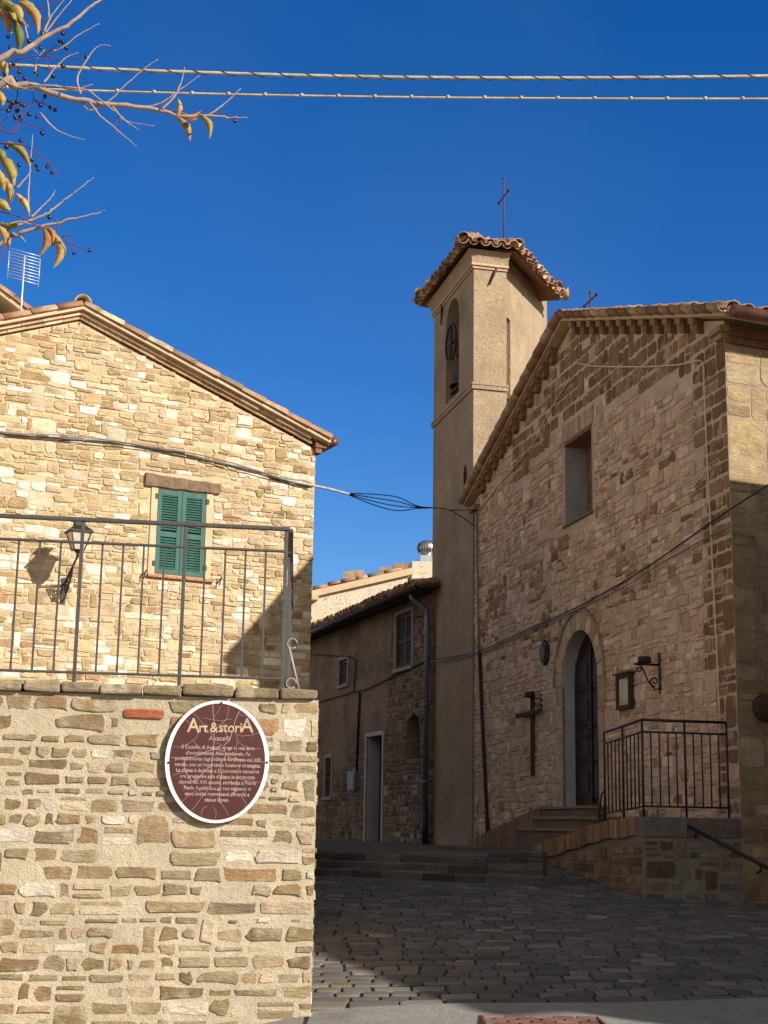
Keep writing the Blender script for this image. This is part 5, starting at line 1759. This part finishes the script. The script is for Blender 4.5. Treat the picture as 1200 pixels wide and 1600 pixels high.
twigs = [[(130, 378), (240, 384), (380, 400), (440, 440), (520, 505), (560, 540), (690, 562)], [(400, 455), (450, 520), (530, 585), (610, 655)], [(360, 420), (345, 350), (385, 270), (440, 205), (495, 205)],
         [(360, 440), (390, 490), (430, 485), (500, 440), (560, 380), (640, 310), (705, 265)], [(640, 478), (720, 460), (790, 410), (890, 338)], [(720, 488), (780, 430), (810, 360), (825, 300)], [(200, 150), (250, 85), (320, 0)], [(195, 145), (230, 70), (290, -5)],
         [(190, 155), (215, 90), (215, 10), (205, -10)], [(180, 240), (270, 215), (360, 150), (445, 105)], [(155, 340), (165, 270), (200, 220)], [(195, 370), (240, 310), (300, 255), (350, 235)], [(930, 515), (1000, 465), (1075, 395)], [(500, 475), (560, 540), (620, 580)],
         [(140, 970), (180, 930), (230, 880), (245, 850)], [(130, 965), (125, 870), (135, 760), (145, 600)], [(75, 840), (120, 790), (140, 760)], [(180, 505), (240, 570), (310, 605), (380, 625)], [(40, 1000), (90, 990), (135, 1000), (200, 1010)], [(90, 1055), (115, 1080)],
         [(-10, 340), (80, 390), (170, 385)], [(20, 800), (0, 830)], [(110, 100), (130, 190), (170, 240)], [(245, 380), (330, 400), (415, 375)]]
for tw in twigs:
    Y = TY + rnd.uniform(-.08, .08)
    branch([tp2(x, y, Y) for x, y in tw], .0050, .0013, 'twig', jit=.0012)
stems = [[(-10, 570), (60, 595), (110, 500), (150, 440), (110, 340), (40, 300)], [(0, 640), (110, 650), (190, 705), (240, 750), (268, 795)], [(150, 445), (190, 460), (250, 492)], [(40, 300), (90, 262), (200, 250), (270, 262), (385, 255)], [(0, 545), (30, 590)], [(60, 450), (95, 525), (35, 600)],
         [(80, 400), (70, 450), (20, 540)], [(170, 40), (220, 20), (270, 0)], [(180, 90), (240, 100), (300, 128)], [(285, 1050), (310, 1085), (398, 1118)], [(310, 1085), (330, 1130)], [(280, 1055), (345, 1045)], [(255, 975), (265, 1035)], [(150, 440), (180, 470), (200, 430)], [(0, 945), (80, 965), (150, 1000), (190, 1020)],
         [(45, 1050), (-5, 1180)], [(200, 255), (240, 340)], [(200, 250), (260, 190)], [(520, 600), (515, 560), (530, 515)], [(800, 500), (735, 485), (760, 430)], [(940, 500), (1048, 540)], [(105, 545), (200, 580)], [(0, 490), (60, 480), (120, 455)], [(40, 200), (45, 260), (85, 322)]]
for stn in stems:
    branch([tp2(x, y, TY + .03) for x, y in stn], .0030, .0015, 'stem', 'stem', jit=.0008)
berr = [(280, 150), (265, 185), (295, 215), (280, 188), (385, 255), (180, 215), (35, 165), (237, 340), (85, 322), (110, 350), (70, 355), (160, 330), (280, 295), (38, 450), (55, 460), (75, 455), (95, 465), (180, 470), (223, 480), (245, 492), (70, 530), (92, 525), (35, 495), (165, 522), (188, 595), (92, 627), (85, 737), (143, 715), (162, 740), (210, 745), (215, 738), (232, 770), (170, 758),
        (330, 1130), (398, 1118), (220, 970), (1048, 540), (130, 510), (200, 430), (28, 655), (80, 370), (60, 285), (190, 150), (130, 185), (20, 330), (65, 520), (75, 495), (50, 1050), (105, 470), (45, 475)]
for bx, by in berr:
    c = tp2(bx, by, TY + rnd.uniform(-.02, .06))
    mb = MB()
    q = rnd.uniform(.0066, .0095)
    ax_ = V((rnd.uniform(-.5, .5), rnd.uniform(-.5, .5), 1))
    mb.lathe([(q * .25, -q * 1.1), (q * .8, -q * .65), (q, 0), (q * .8, q * .65), (q * .25, q * 1.1)], c, 10, 0, None, ax_)
    mb.build('berry', 'berry', tr)
LEAFC = [(3, (.34, .25, .075)), (2, (.27, .225, .06)), (2, (.36, .235, .085)), (1, (.17, .18, .05)), (1.4, (.27, .14, .055))]
def leaf(x0, y0, x1, y1, bend, wid=.026, col=None):
    Y = TY + rnd.uniform(-.08, .1)
    a, b = tp2(x0, y0, Y), tp2(x1, y1, Y + rnd.uniform(-.03, .03))
    ax_ = b - a
    side = ax_.cross(V((0, 1, 0))).normalized()
    tw = rnd.uniform(-.5, .5)
    n_ = 10
    vs_, fs_ = [], []
    for i in range(n_ + 1):
        t_ = i / n_
        c = a + ax_ * t_ + side * (bend * ax_.length * math.sin(math.pi * t_)) + V((0, -.012 * math.sin(math.pi * t_), 0))
        w_ = wid * .86 * (math.sin(math.pi * min(1, t_ * .92 + .06)) ** .75) * (1 - .25 * t_)
        d_ = (side * math.cos(tw) + V((0, 1, 0)) * math.sin(tw))
        nn = (side * -math.sin(tw) + V((0, 1, 0)) * math.cos(tw))
        wv = .004 * math.sin(i * 1.9)
        vs_ += [c - d_ * w_ * .75 + nn * (w_ * .75 + wv), c - d_ * w_ * .4 + nn * (w_ * .22), c, c + d_ * w_ * .4 + nn * (w_ * .22), c + d_ * w_ * .75 + nn * (w_ * .75 - wv)]
    for i in range(n_):
        for k in range(4): fs_.append((5 * i + k, 5 * i + k + 1, 5 * i + 6 + k, 5 * i + 5 + k))
    mb_ = MB()
    mb_.add(vs_, fs_, 0, col or pick(LEAFC), True)
    mb_.build('leaf', 'leaf', tr, recalc=False)
for args in ((795, 520, 848, 628, .16), (790, 520, 795, 440, -.1, .018, (.45, .27, .10)), (800, 498, 897, 492, -.28, .03, (.27, .13, .045)), (888, 507, 934, 618, .16, .022), (28, 633, 132, 745, .14), (-5, 690, 62, 830, .12, .032), (15, 788, 42, 912, .14), (72, 863, 132, 958, .1, .022, (.45, .29, .12)),
             (195, 1018, 175, 1142, .16), (200, 1012, 235, 1100, .16), (248, 1046, 240, 1196, .2, .03), (-10, 690, 75, 790, .1, .03, (.20, .19, .04)), (-10, 890, 45, 940, -.1, .03), (0, 995, 95, 985, -.2), (-5, 1015, 38, 1105, .15), (-10, 1010, 20, 1090, .1), (-20, 5, 70, 105, .12, .036), (85, 5, 168, 152, .14, .034),
             (90, -10, 160, 85, .1, .03), (60, 85, 82, 235, .1, .03, (.12, .14, .03)), (-10, 40, 40, 145, .1, .034), (40, 10, 95, 95, .2, .034), (-10, 245, 28, 350, .1, .03), (-10, 400, 12, 470, .1, .03), (-15, 660, 20, 720, .1, .03), (20, 30, 50, 150, -.1, .03), (0, -10, 80, 60, .1, .036), (-20, 740, 20, 850, .1, .03), (50, 10, 130, 120, -.08, .034)):
    leaf(*args)

# ================================================================== HOUSES ACROSS THE STREET (outside the frame, their shade falls into it)
def plain_house(name, label, frame, w_, d_, h_, rise):
    t_ = thing(name, label, 'house', frame((0, 0, 0)))
    b_ = MB(frame)
    b_.box(0, w_, -d_, 0, -.5, h_)
    b_.build('wall', 'old_plaster', t_)
    b_ = MB(frame)
    b_.prism([(-.3, h_ + .003), (w_ + .3, h_ + .003), (w_ + .3, h_ + .12), (-.3, h_ + .12)], -d_ - .3, .3)
    rf_ = b_.build('roof', 'trim', t_)
    b_ = MB(frame)
    ty_ = [(.3, h_ + .123), (-d_ / 2, h_ + rise), (-d_ - .3, h_ + .123)]
    b_.add([(x, y, z) for x in (-.3, w_ + .3) for y, z in ty_], [(0, 1, 4, 3), (1, 2, 5, 4), (0, 2, 1), (3, 4, 5), (0, 3, 5, 2)])
    b_.build('roof_slope', 'tile_plain', rf_)
    for k in range(int(w_ // 3)):
        b_ = MB(frame)
        b_.box(1 + 3 * k, 1.9 + 3 * k, -.05, .04, 1.6, 2.9)
        b_.build('shutter', 'brown_shutter', t_)
    return t_
M['tile_plain'] = mat('tile_plain', (.34, .21, .13), var=.25, scale=3, bump=.6, bscale=12)
# eave whose shadow edge runs across the setts from beside the wall to the asphalt
gA, gB = V((-.475, 11.0, .61)), V((.56, 8.92, .505))
he = 6.2
tA = (he - gA.z) / TO_SUN.z
eA = gA + TO_SUN * tA
dirE = (gA - gB)
dirE.z = 0
dirE.normalize()
angE = math.atan2(dirE.y, dirE.x)
# front face of the house looks toward the street (left)
eB0 = gB + TO_SUN * ((he - gB.z) / TO_SUN.z)
base = V((eB0.x, eB0.y, 0)) + dirE * .3
fo = Fr((base.x, base.y), angE, True)
plain_house('opposite_house', 'stone house on the right side of the street, its eave shading the setts', Fr((base - fo.ey * .3)[:2], angE, True), 9.0, 7, he - .12, 1.5)
# shade on the church side wall
qA = S.pt(1150, 752, 0)
hb = 7.0
tB = (hb - qA.z) / TO_SUN.z
eB = qA + TO_SUN * tB
angB = R(24 + 180)
fb = Fr((0, 0), angB)
b2 = V((eB.x, eB.y, 0)) - fb.ex * 9
plain_house('corner_house', 'taller stone house across the lane from the church side wall', Fr((b2 - fb.ey * .3)[:2], angB), 10.6, 6, hb - .12, 1.2)
